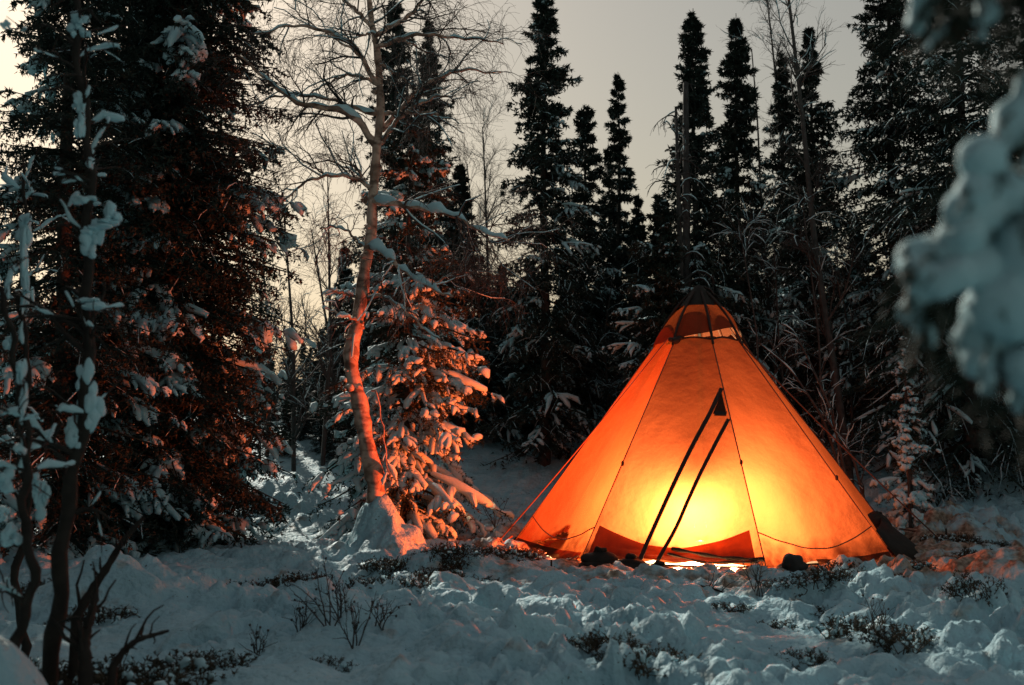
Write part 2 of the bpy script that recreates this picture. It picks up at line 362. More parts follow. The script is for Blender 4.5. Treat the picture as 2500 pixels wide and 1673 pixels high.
for i in range(8):
    g = Geo(); nu, nv = 34, 34
    U, V = np.meshgrid(np.linspace(0, 1, nu), np.linspace(0, 1, nv))
    lift = {0: .05, 1: .075, 2: .065, 3: .06}.get(i, .03)
    hem = (lift * np.sin(np.pi * U) ** .7 + .012 * np.sin(U * 31 + i) * np.sin(np.pi * U)) / 3.2 + .004
    Vv = hem + (VC + .012 * np.sin(np.pi * U) - hem) * V
    P = panel_pt(i, U, Vv); ix = np.arange(nu - 1)[None] + np.arange(nv - 1)[:, None] * nu
    g.add(P, np.stack([ix, ix + 1, ix + 1 + nu, ix + nu], -1)); g.build('canvas_panel', (M_SHEER if i == 0 else M_FABRIC if i in (1, 2) else M_DIMMING), tent, True, TO)
def surf_px(i, px, py, off=.02):
    A, B = BASE[i], BASE[(i + 1) % 8]; n = np.cross(B - A, APEX - A); n = n / np.linalg.norm(n)
    d = ray(px, py); c = np.array([0, 0, EYE]); t = np.dot(A - c, n) / np.dot(d, n); p = c + d * t
    v = (p[2] - A[2]) / (APEX[2] - A[2]); q = (p - APEX * v) / (1 - v); u = np.dot(q - A, B - A) / np.dot(B - A, B - A)
    return p + n * (off - sag(np.clip(u, 0, 1), v)), n
# seam cords up every corner
for i in range(8):
    g = Geo(); s = np.linspace(0.005, .995, 30)[:, None]; P = BASE[i] * (1 - s) + APEX * s
    out = norm(np.array([BASE[i][0] - TC[0], BASE[i][1] - TC[1], 1.2])[None]); P = P + out * .008
    tubes(g, P, np.full(30, .007), 6); g.build('seam_cord', M_ROPE, tent, True, TO)
# thick crown straps between the canvas rim and the top
for i in (1, 2, 3, 0, 4):
    g = Geo(); s = np.linspace(VC - .02, .97, 10)[:, None]; P = BASE[i] * (1 - s) + APEX * s
    out = norm(np.array([BASE[i][0] - TC[0], BASE[i][1] - TC[1], 1.0])[None]); P = P + out * .075 * np.sin(np.linspace(.2, 2.6, 10))[:, None]
    tubes(g, P, np.full(10, .016), 6); g.build('crown_strap', M_STRAP, tent, True, TO)
# adjuster beads on the seams
for (i, px, py) in ((1, 1527, 1132), (2, 1792, 1130), (3, 2041, 1168)):
    s = None
    A = BASE[i]; best = min(np.linspace(0, 1, 400), key=lambda q: abs((lambda p: 1040 - (p[2] - EYE) / p[1] * F)(A * (1 - q) + APEX * q) - py))
    p = A * (1 - best) + APEX * best; g = Geo(); blobs(g, [p + np.array([0, -.02, .01])], [[.018, .018, .032]], np.random.default_rng(i), 1, .05); g.build('cord_adjuster', M_STRAP, tent, True, TO)
# rim tape
g = Geo()
for i in range(8):
    u = np.linspace(0, 1, 8); tubes(g, panel_pt(i, u, VC + .012 * np.sin(np.pi * u), .004), np.full(8, .012), 5)
g.build('rim_tape', M_STRAP, tent, True, TO)
# door straps
def strap(pts, i, width, mat_, name):
    rows = []
    for k, (px, py) in enumerate(pts):
        p, n = surf_px(i, px, py, .022 + .05 * max(0, (py - 1270) / 70)); rows.append(p)
    rows = resample(np.array(rows), 26); t = norm(np.gradient(rows, axis=0)); b = norm(np.cross(t, n)); L = []
    for sgn, o_ in ((-1, 0), (1, 0), (1, -.014), (-1, -.014)):
        L.append(rows + b * sgn * width / 2 + n * o_)
    V = np.stack(L, 1); g = Geo(); k = np.arange(25)[:, None] * 4; j = np.arange(4)[None]; j2 = (j + 1) % 4
    g.add(V, np.stack([k + j, k + j2, k + 4 + j2, k + 4 + j], -1)); return g.build(name, mat_, tent, False, TO)
strap([(1762, 950), (1733, 1010), (1690, 1085), (1650, 1165), (1615, 1240), (1585, 1312), (1572, 1345), (1562, 1375)], 1, .046, M_STRAP, 'door_strap')
strap([(1779, 1025), (1748, 1080), (1708, 1155), (1675, 1225), (1650, 1285), (1624, 1335), (1608, 1368)], 1, .040, M_STRAP, 'door_strap')
strap([(1745, 1010), (1758, 1011), (1774, 1012)], 1, .055, M_STRAP, 'strap_crosspiece')
# dark-red triangular gusset at the top of the door
g = Geo(); a, n_ = surf_px(1, 1762, 960, .012); b, _ = surf_px(1, 1740, 1010, .012); c, _ = surf_px(1, 1774, 1010, .012)
g.add(np.stack([a, b, c, a - n_ * .006, b - n_ * .006, c - n_ * .006]), q=[(0, 1, 4, 3), (1, 2, 5, 4), (2, 0, 3, 5)], t=[(0, 2, 1), (3, 4, 5)]); g.build('door_gusset', M_SKIRT, tent, False, TO)
# second layer along the foot of the door panel (wrinkled valance)
g = Geo(); nu, nv = 40, 12; U, V = np.meshgrid(np.linspace(.03, .955, nu), np.linspace(0, 1, nv))
top = (.37 - .17 * np.sin(np.pi * (U - .03) / .925)) / 3.2; bot = (.03 + .045 * np.sin(np.pi * U) + .014 * np.sin(U * 23)) / 3.2
P = panel_pt(1, U, bot + (top - bot) * V, .035); n_ = np.cross(BASE[2] - BASE[1], APEX - BASE[1]); n_ /= np.linalg.norm(n_)
wr = .03 * np.sin(V * 9 + U * 7 + np.sin(U * 5)) * (1 - V) * np.sin(np.pi * U) + .012 * np.sin(V * 21 - U * 13) * (1 - V)
P = P + n_ * wr[..., None]; ix = np.arange(nu - 1)[None] + np.arange(nv - 1)[:, None] * nu
g.add(P, np.stack([ix, ix + 1, ix + 1 + nu, ix + nu], -1)); g.build('door_valance', M_VALANCE, tent, True, TO)
for pts, r_ in (([(1640, 1340), (1700, 1352), (1770, 1366), (1830, 1372), (1868, 1374)], .020), ([(1630, 1352), (1720, 1376), (1800, 1378), (1850, 1380)], .013)):
    P = resample(np.array([surf_px(1, x, y, .075)[0] for x, y in pts]), 24); g = Geo(); tubes(g, P, r_ * (1 + .35 * np.sin(np.arange(24) * .9)), 6); g.build('rolled_fold', M_STRAP, tent, True, TO)
# hanging cord / hem seam on the other panels
for i in (0, 2, 3):
    u = np.linspace(.0, 1, 24); v = (.36 - .16 * np.sin(np.pi * u)) / 3.2; g = Geo(); tubes(g, panel_pt(i, u, v, .008), np.full(24, .007), 5); g.build('hem_seam', M_ROPE, tent, True, TO)
# ground skirts: flap lying outwards from the hem
for i in range(8):
    g = Geo(); nu = 24; u = np.linspace(.02, .98, nu); lo = {2: .40}.get(i, .0)
    if i == 1: continue
    if i == 2: u = np.linspace(.42, .99, nu)
    a = panel_pt(i, u, np.full(nu, .030), .012); nh = np.array([BASE[i][0] + BASE[(i + 1) % 8][0] - 2 * TC[0], BASE[i][1] + BASE[(i + 1) % 8][1] - 2 * TC[1], 0]); nh = nh / np.linalg.norm(nh)
    rg = np.random.default_rng(i); wv = .03 * np.sin(u * 17 + i) + .02 * np.sin(u * 41)
    b = a + nh * (.07 + wv)[:, None]; b[:, 2] = .05 + .01 * np.sin(u * 29)
    c = a + nh * (.17 + 1.5 * wv)[:, None]; c[:, 2] = height(c[:, 0], c[:, 1]) + .012
    V = np.stack([a, b, c], 0); ix = np.arange(nu - 1)[None] + np.arange(2)[:, None] * nu
    g.add(V, np.stack([ix, ix + 1, ix + 1 + nu, ix + nu], -1)); g.build('ground_skirt', M_SKIRT, tent, True, TO)
# hood over the smoke vent: ring sector with a slanted lower edge
g = Geo(); nu, nv = 48, 12
th = np.linspace(0, 2 * np.pi, nu); U, V = np.meshgrid(th, np.linspace(0, 1, nv))
low = 2.585 + .11 * np.cos(U - np.radians(338)) * sstep(.5, -.2, np.sin(U)) - .09 * sstep(-.1, .6, np.sin(U)); low = low + .006 * np.sin(U * 5)
zz = low + (3.02 - low) * V
rr = TR * (APEX[2] - zz) / APEX[2] * .985 + .05 + .035 * np.sin(np.pi * V) + .012 * np.sin(U * 6 + V * 5)
rr = np.where(V > .9, rr * .93, rr)
P = np.stack([APEX[0] + .02 + rr * np.cos(U), APEX[1] + rr * np.sin(U), zz], -1); ix = np.arange(nu - 1)[None] + np.arange(nv - 1)[:, None] * nu
g.add(P, np.stack([ix, ix + 1, ix + 1 + nu, ix + nu], -1)); g.build('vent_hood', M_DIMMING, tent, True, TO)
# dark top cap
g = Geo(); nu = 20; zs = np.array([2.98, 3.06, 3.16, 3.235, 3.25]); rs = np.array([.245, .18, .11, .05, .005])
th = np.arange(nu) * 2 * np.pi / nu; V = np.stack([np.stack([APEX[0] + r * np.cos(th), APEX[1] + r * np.sin(th), np.full(nu, z)], -1) for r, z in zip(rs, zs)])
k = np.arange(4)[:, None] * nu; j = np.arange(nu)[None]; j2 = (j + 1) % nu; g.add(V, np.stack([k + j, k + j2, k + nu + j2, k + nu + j], -1)); g.build('top_cap', M_DARKCLOTH, tent, True, TO)
# knot where the hood is tied down
p = BASE[1] * (1 - VC) + APEX * VC; g = Geo(); blobs(g, [p + [0, -.03, 0], p + [-.05, -.02, .01], p + [.05, -.03, .03]], [[.05, .04, .04], [.04, .03, .03], [.05, .03, .025]], np.random.default_rng(3), 2, .15); g.build('hood_knot', M_STRAP, tent, True, TO)
# centre pole
g = Geo(); tubes(g, np.array([[APEX[0], APEX[1], -.05], [APEX[0], APEX[1], 1.5], [APEX[0], APEX[1], 3.1]]), np.full(3, .02), 8); g.build('centre_pole', M_METAL, tent, True, TO)
# guy lines and pegs
def guy(a, b, r=.009, sagz=.04):
    g = Geo(); s = np.linspace(0, 1, 20)[:, None]; P = a * (1 - s) + b * s; P[:, 2] -= sagz * np.sin(np.pi * s[:, 0]); tubes(g, P, np.full(20, r), 5); g.build('guy_line', M_ROPE, tent, True, TO)
    g = Geo(); tubes(g, np.array([b + [0, 0, .09], b + [0, 0, .0], b + [0, 0, -.15]]), np.array([.011, .011, .006]), 6); g.build('tent_peg', M_DARKCLOTH, tent, True, TO)
def gp(px, Y): x = pxm(px - 1250, Y); return np.array([x, Y, gz(x, Y)])
guy(at(1632, 826, 13.75), gp(1205, 14.0)); guy(at(1786, 815, 13.8), gp(2290, 13.7)); guy(BASE[2] + [0, -.03, .05], gp(1838, 10.6), .009, .0); guy(BASE[1] + [-.02, -.02, .08], gp(1345, 11.9), .01, 0)
guy(BASE[0] + [0, 0, .12], gp(1222, 13.9), .014, 0); guy(BASE[4] + [0, 0, .2], gp(2300, 14.0), .012, 0)
# storm flap drawn out from the right corner, its shade put in as black cloth
g = Geo(); a = BASE[3] * .9 + APEX * .1; b = BASE[3] + [.05, -.02, 0]; c = gp(2262, 13.45) + [0, 0, .02]; d = BASE[4] * .88 + APEX * .12 + [.03, 0, 0]; e_ = BASE[4] + [.1, 0, 0]
rows = []
for s in np.linspace(0, 1, 9):
    topp = a * (1 - s) + d * s; lowp = (b * (1 - s) + c * s) if s < .5 else (((b + c) / 2) * (1 - (s - .5) * 2) + e_ * (s - .5) * 2) * 1
    bul = np.array([.10, -.05, 0]) * math.sin(math.pi * s)
    rows.append(np.stack([topp + bul * .3 + [.02, -.02, 0], (topp + lowp) / 2 + bul, lowp + bul]))
V = np.array(rows); ix = np.arange(8)[:, None] * 3 + np.arange(2)[None]; g.add(V, np.stack([ix, ix + 3, ix + 4, ix + 1], -1)); fl = g.build('storm_flap', M_DARKCLOTH, tent, True, TO)
fl.modifiers.new('thick', 'SOLIDIFY').thickness = .006
# lantern inside (its light)
LP = np.array([2.10, 12.80, .32])
lan = thing('lantern', 'bright lantern burning inside the orange tent behind the door panel', 'lantern', (LP[0], LP[1], gz(LP[0], LP[1])))
LO = np.array([LP[0], LP[1], gz(LP[0], LP[1])])
g = Geo(); tubes(g, np.array([[0, 0, -.01], [0, 0, .02], [0, 0, .12], [0, 0, .20], [0, 0, .22]]) + LO, np.array([.09, .09, .06, .06, .001]), 12); g.build('lantern_base', M_METAL, lan, True, LO)
g = Geo(); blobs(g, [LO + [0, 0, .29]], [[.055, .055, .075]], np.random.default_rng(1), 2, .0); g.build('lantern_globe', M_GLOW, lan, True, LO)
g = Geo(); tubes(g, np.array([[0, 0, .36], [0, 0, .39], [0, 0, .43]]) + LO, np.array([.036, .03, .001]), 12)
a_ = np.linspace(0, np.pi, 10); tubes(g, np.stack([.07 * np.cos(a_), 0 * a_, .35 + .13 * np.sin(a_)], 1) + LO, np.full(10, .004), 4); g.build('lantern_cap', M_METAL, lan, True, LO)
ld = bpy.data.lights.new('lantern_light', 'POINT'); lo = bpy.data.objects.new('lantern_light', ld); col.objects.link(lo); lo.parent = lan; lo.location = (0, 0, .29)
ld.energy = 3450; ld.shadow_soft_size = .045; ld.color = (1.0, .64, .32)
# dark rug added to cut the floor's glare, and gear inside
g = Geo(); nn = 28; rr_ = np.linspace(0, 1.95, 8); th = np.arange(nn) * 2 * np.pi / nn
V = np.stack([np.stack([TC[0] + r * np.cos(th), TC[1] + r * np.sin(th), height(TC[0] + r * np.cos(th), TC[1] + r * np.sin(th)) + .02], -1) for r in rr_]); k = np.arange(7)[:, None] * nn; j = np.arange(nn)[None]; j2 = (j + 1) % nn
g.add(V, np.stack([k + j, k + j2, k + nn + j2, k + nn + j], -1)); tag(g.build('added_floor_rug', M_ADDED_RUG, None, True, (TC[0], TC[1], 0)), 'unseen dark brown rug added to cut the floor glare inside the glowing tent', 'rug')
def sack(name, label, px, Y, size, seed, m=M_DARKCLOTH, cat='bag', xoff=0.0):
    b = gp(px, Y); b[0] += xoff; rg = np.random.default_rng(seed); t = thing(name, label, cat, b)
    g = Geo(); blobs(g, [b + [0, 0, size[2] * .8]], [size], rg, 3, .10, 2.6); blobs(g, [b + [size[0] * .25, 0, size[2] * .45], b + [-size[0] * .3, -.03, size[2] * .4]], [[size[0] * .8, size[1], size[2] * .55], [size[0] * .8, size[1], size[2] * .5]], rg, 3, .12, 3)
    g.build('sack_body', m, t, True, b)
    a_ = np.linspace(0, 2 * np.pi, 14); top = b + [0, 0, size[2] * 1.62]; g = Geo(); blobs(g, [top + [0, 0, .015], top + [.03, -.01, .03]], [[size[0] * .28, size[1] * .3, .05], [.05, .03, .025]], rg, 2, .2, 3); g.build('tied_neck', m, t, True, b)
    g = Geo(); tubes(g, np.stack([size[0] * .25 * np.cos(a_), size[1] * .27 * np.sin(a_), 0 * a_], 1) + top, np.full(14, .009), 5); g.build('tie_cord', M_STRAP, t, True, b)
    return t
sack('gear_sack', 'dark lumpy sack at the foot of the two black door straps', 1602, 11.70, (.16, .11, .085), 5)
sack('gear_sack', 'low black sack slumped outside the left corner of the door', 1462, 11.98, (.20, .12, .095), 6)
sack('gear_sack', 'stuffed bag silhouetted inside the left tent wall', 1480, 13.15, (.22, .12, .17), 7)
sack('gear_sack', 'flat black sack lying between the two upright sacks', 1535, 11.9, (.20, .12, .085), 9)
sack('gear_sack', 'unseen rucksack added inside the tent to shade the right corner wall', 2130, 13.9, (.20, .25, .24), 8)  # unseen bag, added to shade the right corner from the lantern

# ------------------------------------------------------------------ spruces
def needles(g, rng, P, n, ln, wd, t0=.05):
    M = len(P); t = rng.uniform(t0, 1, (M, n)); p, T = interp(P, t)
    rv = norm(rng.normal(size=(M, n, 3))); perp = norm(rv - (rv * T).sum(-1, keepdims=True) * T)
    d = norm(T * rng.uniform(.25, .8, (M, n, 1)) + perp * .8); L = ln * rng.uniform(.6, 1.25, (M, n, 1))
    s = norm(np.cross(d, rng.normal(size=(M, n, 3)))) * wd * .5
    V = np.stack([p - s, p + s, p + d * L], 2).reshape(-1, 3); g.add(V, t=np.arange(len(V)).reshape(-1, 3))
def fingers(g, rng, P, r, k=6, lift=.6, t0=.15):
    """rounded snow rolls lying on twigs; r (M,)"""
    M = len(P); N = 5; e = rng.uniform(.62, 1.0, (M, 1)); t = t0 + (e - t0) * np.array([[0, .35, .75, .95, 1.0]]); Q, _ = interp(P, t)
    prof = np.array([.45, 1.0, 1.0, .62, .06])[None] * rng.uniform(.6, 1.4, (M, N)); R = r[:, None] * prof * rng.uniform(.85, 1.3, (M, 1))
    Q = Q + rng.normal(0, .25, Q.shape) * r[:, None, None]; Q[..., 2] += R * lift; tubes(g, Q, R, k)
def spruce_geo(seed, H, prof, nb, ntw, nn, zmin=.15, zmax=None, nl=.045, nw=.009, snow=.4, sr=.03, frost=.3, fr=.009, droop=.35, lean=0.0, side=None, split=False, ragged=0.0):
    rng = np.random.default_rng(seed); zmax = zmax or H * .985
    nb_ = nb; u = np.sort(rng.uniform(0, 1, nb_)); h = zmin + (zmax - zmin) * u
    wh = np.maximum(.16, .035 * H); h = np.clip((np.floor(h / wh) + .5 + rng.normal(0, .22, nb_)) * wh, zmin, zmax) if ragged else h
    az = rng.uniform(0, 2 * np.pi, nb_)
    L = prof(h / H) * (rng.uniform(.4, 1.3, nb_) if ragged else rng.uniform(.62, 1.12, nb_)) * (1 + ragged * .45 * (vnoise(h * 2.2, az * .9 + seed) - .5))
    if side is not None: L = L * (1 + side[1] * np.cos(az - side[0]))
    f = h / H; N = 7; t = np.linspace(0, 1, N)[None]
    el = (-.12 + .75 * f ** 2.2)[:, None] + rng.normal(0, .09, (nb_, 1)); dr = (droop * (1.1 - f * .8))[:, None] * rng.uniform(.6, 1.4, (nb_, 1))
    r = L[:, None] * t; z = L[:, None] * (el * t - dr * t ** 2 + dr * .45 * t ** 3.5)
    aa = az[:, None] + rng.normal(0, .12, (nb_, 1)) * t
    P = np.stack([lean * h[:, None] + r * np.cos(aa), r * np.sin(aa), h[:, None] + z], -1)
    BR = np.maximum((.006 + .011 * L)[:, None] * np.linspace(1, .3, N)[None], .003)
    # side twigs
    tt = rng.uniform(.12, 1, (nb_, ntw)); p, T = interp(P, tt); sd = norm(np.cross(T, np.array([0, 0, 1.0]))) * np.where(rng.random((nb_, ntw, 1)) < .5, -1, 1)
    a = np.radians(rng.uniform(25, 70, (nb_, ntw, 1))); d = norm(T * np.cos(a) + sd * np.sin(a) + np.array([0, 0, -.12]) + rng.normal(0, .12, (nb_, ntw, 3)))
    TL = (L[:, None] * (.40 * (1 - tt) + .13) + .04) * rng.uniform(.6, 1.2, (nb_, ntw)); pts = [p]
    for k in range(3):
        d = norm(d + np.array([0, 0, -.26]) + rng.normal(0, .1, d.shape)); pts.append(pts[-1] + d * (TL / 3)[..., None])
    TW = np.stack(pts, 2)                                       # nb, ntw, 4, 3
    out = dict(rng=rng, P=P, BR=BR, TW=TW, L=L, h=h, TL=TL)
    trunk = Geo(); zs = np.linspace(0, H, 14); r0 = .012 + H * .011
    wob = np.stack([lean * zs + .02 * np.sin(zs * 1.1 + seed), .02 * np.cos(zs * .9 + seed), zs - .12 * (zs == 0)], 1); tubes(trunk, wob, np.maximum(r0 * (1 - zs / H) ** .85, .006), 8)
    out['trunk'] = trunk
    if split: return out
    crown = Geo(); tubes(crown, P[:, ::2], BR[:, ::2], 3); FT = TW.reshape(-1, 4, 3); needles(crown, rng, FT, nn, nl, nw); needles(crown, rng, P, nn, nl, nw, .3)
    out['crown'] = crown
    sn = Geo(); K = len(FT); outer = tt.reshape(-1); Lf = TL.reshape(-1)
    tipx = P[:, -1]; clus = sstep(.38, .66, vnoise(az * 1.6 + seed, h * 1.1)) * 1.6
    sb = rng.random(nb_) < snow * clus * (1.35 - 1.0 * f)
    pick = (sb[:, None] & (rng.random((nb_, ntw)) < .75) & (tt > .3)).reshape(-1)
    if pick.any(): fingers(sn, rng, FT[pick], sr * rng.uniform(.55, 1.35, pick.sum()) * np.clip(Lf[pick] / .25, .6, 1.3), 5)
    fp = rng.random(K) < frost
    if fp.any():
        Q = FT[fp][:, [0, 2, 3]].copy(); Q[..., 2] += fr * .8; tubes(sn, Q, fr * rng.uniform(.5, 1.4, (fp.sum(), 1)) * np.array([[.6, 1, .3]]), 3)
    if sb.any():
        fingers(sn, rng, P[sb], sr * rng.uniform(.7, 1.2, sb.sum()), 6, .6, .35)
        cq, _ = interp(P[sb], rng.uniform(.5, .98, (sb.sum(), 1))); cq = cq.reshape(-1, 3); blobs(sn, cq + rng.normal(0, sr * .5, cq.shape), sr * rng.uniform(.8, 1.7, (len(cq), 1)) * np.array([[1.2, 1.2, .8]]), rng, 1, .2, 2.5)
    out['snow'] = sn if sn.n else None
    return out
def make_spruce(label, px, Y, geo, name='spruce_tree', group=None, loc=None, rz=0.0, nm=M_NEEDLE):
    b = gbase(px, Y, -.03) if loc is None else loc
    t = thing(name, label, 'tree', b, group, rz)
    geo['trunk'].build('trunk', M_BARK, t); geo['crown'].build('crown', nm, t, False)
    if geo['snow']: geo['snow'].build('snow', M_SNOW, t)
    return t
def topz(py, Y): return at(1250, py, Y)[2]
def cone(Rm, p=.8, tip=.03): return lambda f: tip + Rm * np.clip(1 - f, 0, 1) ** p
def hgt(px, py, Y): return topz(py, Y) - gbase(px, Y)[2]
def curve(*kv):
    xs = [k for k, _ in kv]; ys = [v for _, v in kv]; return lambda f: np.interp(f, xs, ys)

# two big dark spruces on the left
Hh = 13.0
make_spruce('broad dark spruce left of the crooked birch, snow tufts on its skirts', 415, 14.6, spruce_geo(11, Hh, curve((0, 1.25), (.06, 1.45), (.3, 1.38), (.5, 1.2), (.7, .85), (1, .05)), 900, 20, 11, .15, 8.4, .07, .027, .34, .036, .03, .008, .40, side=(0.2, .12)))
make_spruce('tall dark spruce behind the thin snow-plastered stems, thick with frost', 150, 13.2, spruce_geo(12, 10.5, curve((0, 1.5), (.25, 1.35), (.5, .95), (.7, .62), (1, .04)), 600, 17, 12, .2, 8.6, .065, .023, .30, .034, .05, .008, .42))
make_spruce('black spruce filling the gap between the two big left spruces', 300, 17.5, spruce_geo(13, 13.5, curve((0, 1.5), (.5, 1.2), (1, .05)), 300, 14, 9, .3, 9.0, .08, .034, .10, .03, .03, .008, .4))
# the spruces that stand against the sky
BG = [  # px, top py, depth, radius px at foot, power, branches, lean, label, snow, seed
    (1330, -70, 19.0, curve((0, 120), (.35, 105), (.55, 88), (.75, 70), (.9, 45), (1, 3)), 330, 'tall ragged spruce with uneven jutting branches left of the sky gap', .10),
    (1432, 250, 20.5, curve((0, 95), (.5, 70), (.8, 42), (.95, 26), (1, 3)), 220, 'shorter spruce with a blunt top touching the tall ragged spruce', .08),
    (1514, 172, 22.5, curve((0, 60), (.4, 46), (.7, 34), (.9, 24), (1, 3)), 190, 'pole-thin spruce alone in the middle of the sky gap', .08),
    (1488, 345, 23.5, curve((0, 60), (.5, 40), (.85, 20), (1, 3)), 150, 'small thin spruce tucked left of the pole-thin spruce', .1),
    (1562, 468, 22.0, curve((0, 85), (.5, 55), (1, 3)), 150, 'low pointed spruce under the sky gap right of the pole-thin spruce', .12),
    (1702, 16, 18.5, curve((0, 130), (.3, 112), (.55, 84), (.68, 58), (.8, 36), (.86, 44), (.93, 34), (1, 2)), 340, 'tall waisted spruce rising straight behind the tent top', .10),
    (1808, 28, 19.5, curve((0, 130), (.4, 100), (.6, 72), (.75, 58), (.9, 36), (1, 2)), 300, 'slender even spruce right of the waisted one', .12),
    (1922, 116, 21.0, curve((0, 120), (.5, 80), (.8, 46), (1, 2)), 220, 'narrow spruce half hidden behind the leaning bare birch', .12),
    (1992, 60, 20.0, curve((0, 150), (.4, 125), (.6, 92), (.8, 55), (1, 3)), 280, 'pointed spruce just right of the leaning bare birch', .14),
    (1042, 40, 22.0, curve((0, 150), (.4, 110), (.7, 64), (.85, 42), (1, 3)), 260, 'pointed spruce showing through the right limbs of the crooked birch', .10),
    (955, -60, 20.5, curve((0, 130), (.4, 95), (.7, 62), (.85, 44), (1, 8)), 280, 'tall narrow spruce directly behind the birch stem', .10),
    (1120, 385, 20.5, curve((0, 130), (.5, 82), (.8, 42), (1, 3)), 200, 'shorter pointed spruce right of the birch between two taller ones', .1),
    (1618, 470, 16.9, curve((0, 150), (.5, 105), (.8, 60), (1, 8)), 260, 'bushy frosted spruce close behind the left shoulder of the tent', .30),
    (2190, -260, 18.8, curve((0, 170), (.3, 140), (.6, 100), (.8, 70), (1, 5)), 380, 'big ragged spruce with hanging sprays right of the sky', .14),
    (2365, -420, 17.6, curve((0, 240), (.4, 220), (.7, 160), (1, 5)), 380, 'huge black spruce behind the blurred snowy bough', .06),
    (2540, -200, 18.5, curve((0, 220), (.5, 160), (1, 5)), 240, 'dark spruce standing beyond the huge black spruce', .08),
    (838, 600, 21.0, curve((0, 75), (.5, 50), (1, 4)), 120, 'dark spruce low behind the bare shrub left of the birch', .12),
]
for k, (px, ty, Yd, pf, nb, lab, sn) in enumerate(BG):
    H = hgt(px, ty, Yd); sc_ = Yd / F
    zmax = min(H * .985, topz(-60, Yd))
    rmax = pf(0) * sc_
    make_spruce(lab, px, Yd, spruce_geo(100 + k, H, (lambda pf, s: (lambda f: pf(f) * s * (1.6 - .92 * f)))(pf, sc_), int(nb * 1.35), 12, 8, .4, zmax, .082, .036, sn * 1.7, .024, .24, .008, .52, ragged=1.0))
# heavily laden spruce behind the birch : every bough is a part
def laden_spruce(label, loc, H, prof, nb, ntw, nn, seed, sr, nl=.05, nw=.011, snow=.75, droop=.5, zmin=.2):
    G = spruce_geo(seed, H, prof, nb, ntw, nn, zmin, None, nl, nw, snow, sr, .2, .01, droop, split=True); rng = G['rng']
    t = thing('snowy_spruce', label, 'tree', loc); G['trunk'].build('trunk', M_BARK, t)
    for i in range(nb):
        g = Geo(); P = G['P'][i:i + 1]; tubes(g, P, G['BR'][i:i + 1], 4); TW = G['TW'][i]; needles(g, rng, TW, nn, nl, nw); needles(g, rng, P, nn, nl, nw, .25)
        b = g.build('bough', M_NEEDLE_N, t, False)
        s = Geo(); K = len(TW); f_ = G['h'][i] / H; amt = snow * (1.25 - .9 * f_); pick = (rng.random(K) < amt) & (rng.random() < min(1, amt * 1.15))
        if not pick.any(): continue
        sz = sr * (.55 + .6 * min(1.0, G['L'][i] / .9))
        if pick.any(): fingers(s, rng, TW[pick], sz * rng.uniform(.55, 1.35, pick.sum()), 7, .55, .1)
        if rng.random() < .9: fingers(s, rng, P, np.array([sz * 1.25]), 8, .5, .25)
        m = int(1 + 4 * rng.random() * (1.1 - f_)); tq = rng.uniform(.45, 1.0, (1, m)); c, _ = interp(P, tq); c = c[0] + rng.normal(0, .03, (m, 3)); q = sz * rng.uniform(.8, 1.7, (m, 1)) * np.array([[1.15, 1.15, .75]]); blobs(s, c, q, rng, 1, .16, 2.4)
        s.build('snow', M_SNOW, b)
    return t
b = gbase(998, 15.0, -.03)
laden_spruce('spruce behind the crooked birch, boughs bowed under thick snow lit orange', b, hgt(998, 215, 15.0), curve((0, 1.12), (.1, 1.36), (.3, 1.18), (.55, .88), (.8, .52), (1, .06)), 230, 18, 15, 51, .030, .06, .018, .64, .66)
b = gbase(2212, 15.3, -.03)
laden_spruce('small snow-coated spruce standing beyond the right side of the tent', b, hgt(2212, 795, 15.3), curve((0, .55), (.2, .50), (.5, .32), (.8, .14), (1, .03)), 80, 11, 9, 52, .028, .045, .013, .72, .45, .15)
b = gbase(2212, 14.35, -.03)
laden_spruce('little snow-clad spruce sapling in front of the small spruce, warmed by the tent glow', b, hgt(2212, 1042, 14.35), curve((0, .26), (.3, .22), (.7, .12), (1, .03)), 26, 7, 6, 53, .045, .035, .009, .9, .8, .1)
# filler forest farther back: a few meshes shared by many copies
fill = []
for k in range(3):
    fill.append(spruce_geo(300 + k, 6.0, curve((0, 1.1), (.5, .68), (.85, .25), (1, .03)), 270, 12, 9, .1, None, .09, .036, .25, .028, .22, .011, .33))
rng = np.random.default_rng(77); first = {}
FILL = []
for px in range(-150, 2700, 70):
    FILL.append((px + rng.uniform(-30, 30), rng.uniform(25, 31), rng.uniform(590, 760)))
for px in range(-250, 2800, 85):
    FILL.append((px + rng.uniform(-30, 30), rng.uniform(34, 44), rng.uniform(640, 760)))
for px in (560, 690, 820, 1120, 1230, 1390, 1480, 1560, 1760, 1870, 1960, 2060, 2260, 2420):
    FILL.append((px + rng.uniform(-25, 25), rng.uniform(21.5, 24), rng.uniform(640, 800)))
FILL = [q for q in FILL if not 330 < q[0] < 850]
for px in range(600, 870, 38): FILL.append((px + rng.uniform(-12, 12), rng.uniform(29, 33), rng.uniform(800, 880)))
for px in range(340, 880, 60): FILL.append((px + rng.uniform(-12, 12), rng.uniform(38, 44), rng.uniform(800, 850)))
for px in range(1240, 2560, 62): FILL.append((px + rng.uniform(-20, 20), rng.uniform(20.5, 24.5), rng.uniform(500, 660) if px > 1620 else rng.uniform(590, 700)))
for px in range(880, 1240, 60): FILL.append((px + rng.uniform(-20, 20), rng.uniform(21.5, 24.5), rng.uniform(560, 700)))
def where(px):
    for lim, w_ in ((340, 'behind the two big left spruces'), (900, 'behind the bare shrubs left of the birch'), (1260, 'behind the snow-bowed spruce'), (1600, 'below the sky gap'), (2060, 'behind the tent'), (9999, 'behind the huge black spruce')):
        if px < lim: return w_
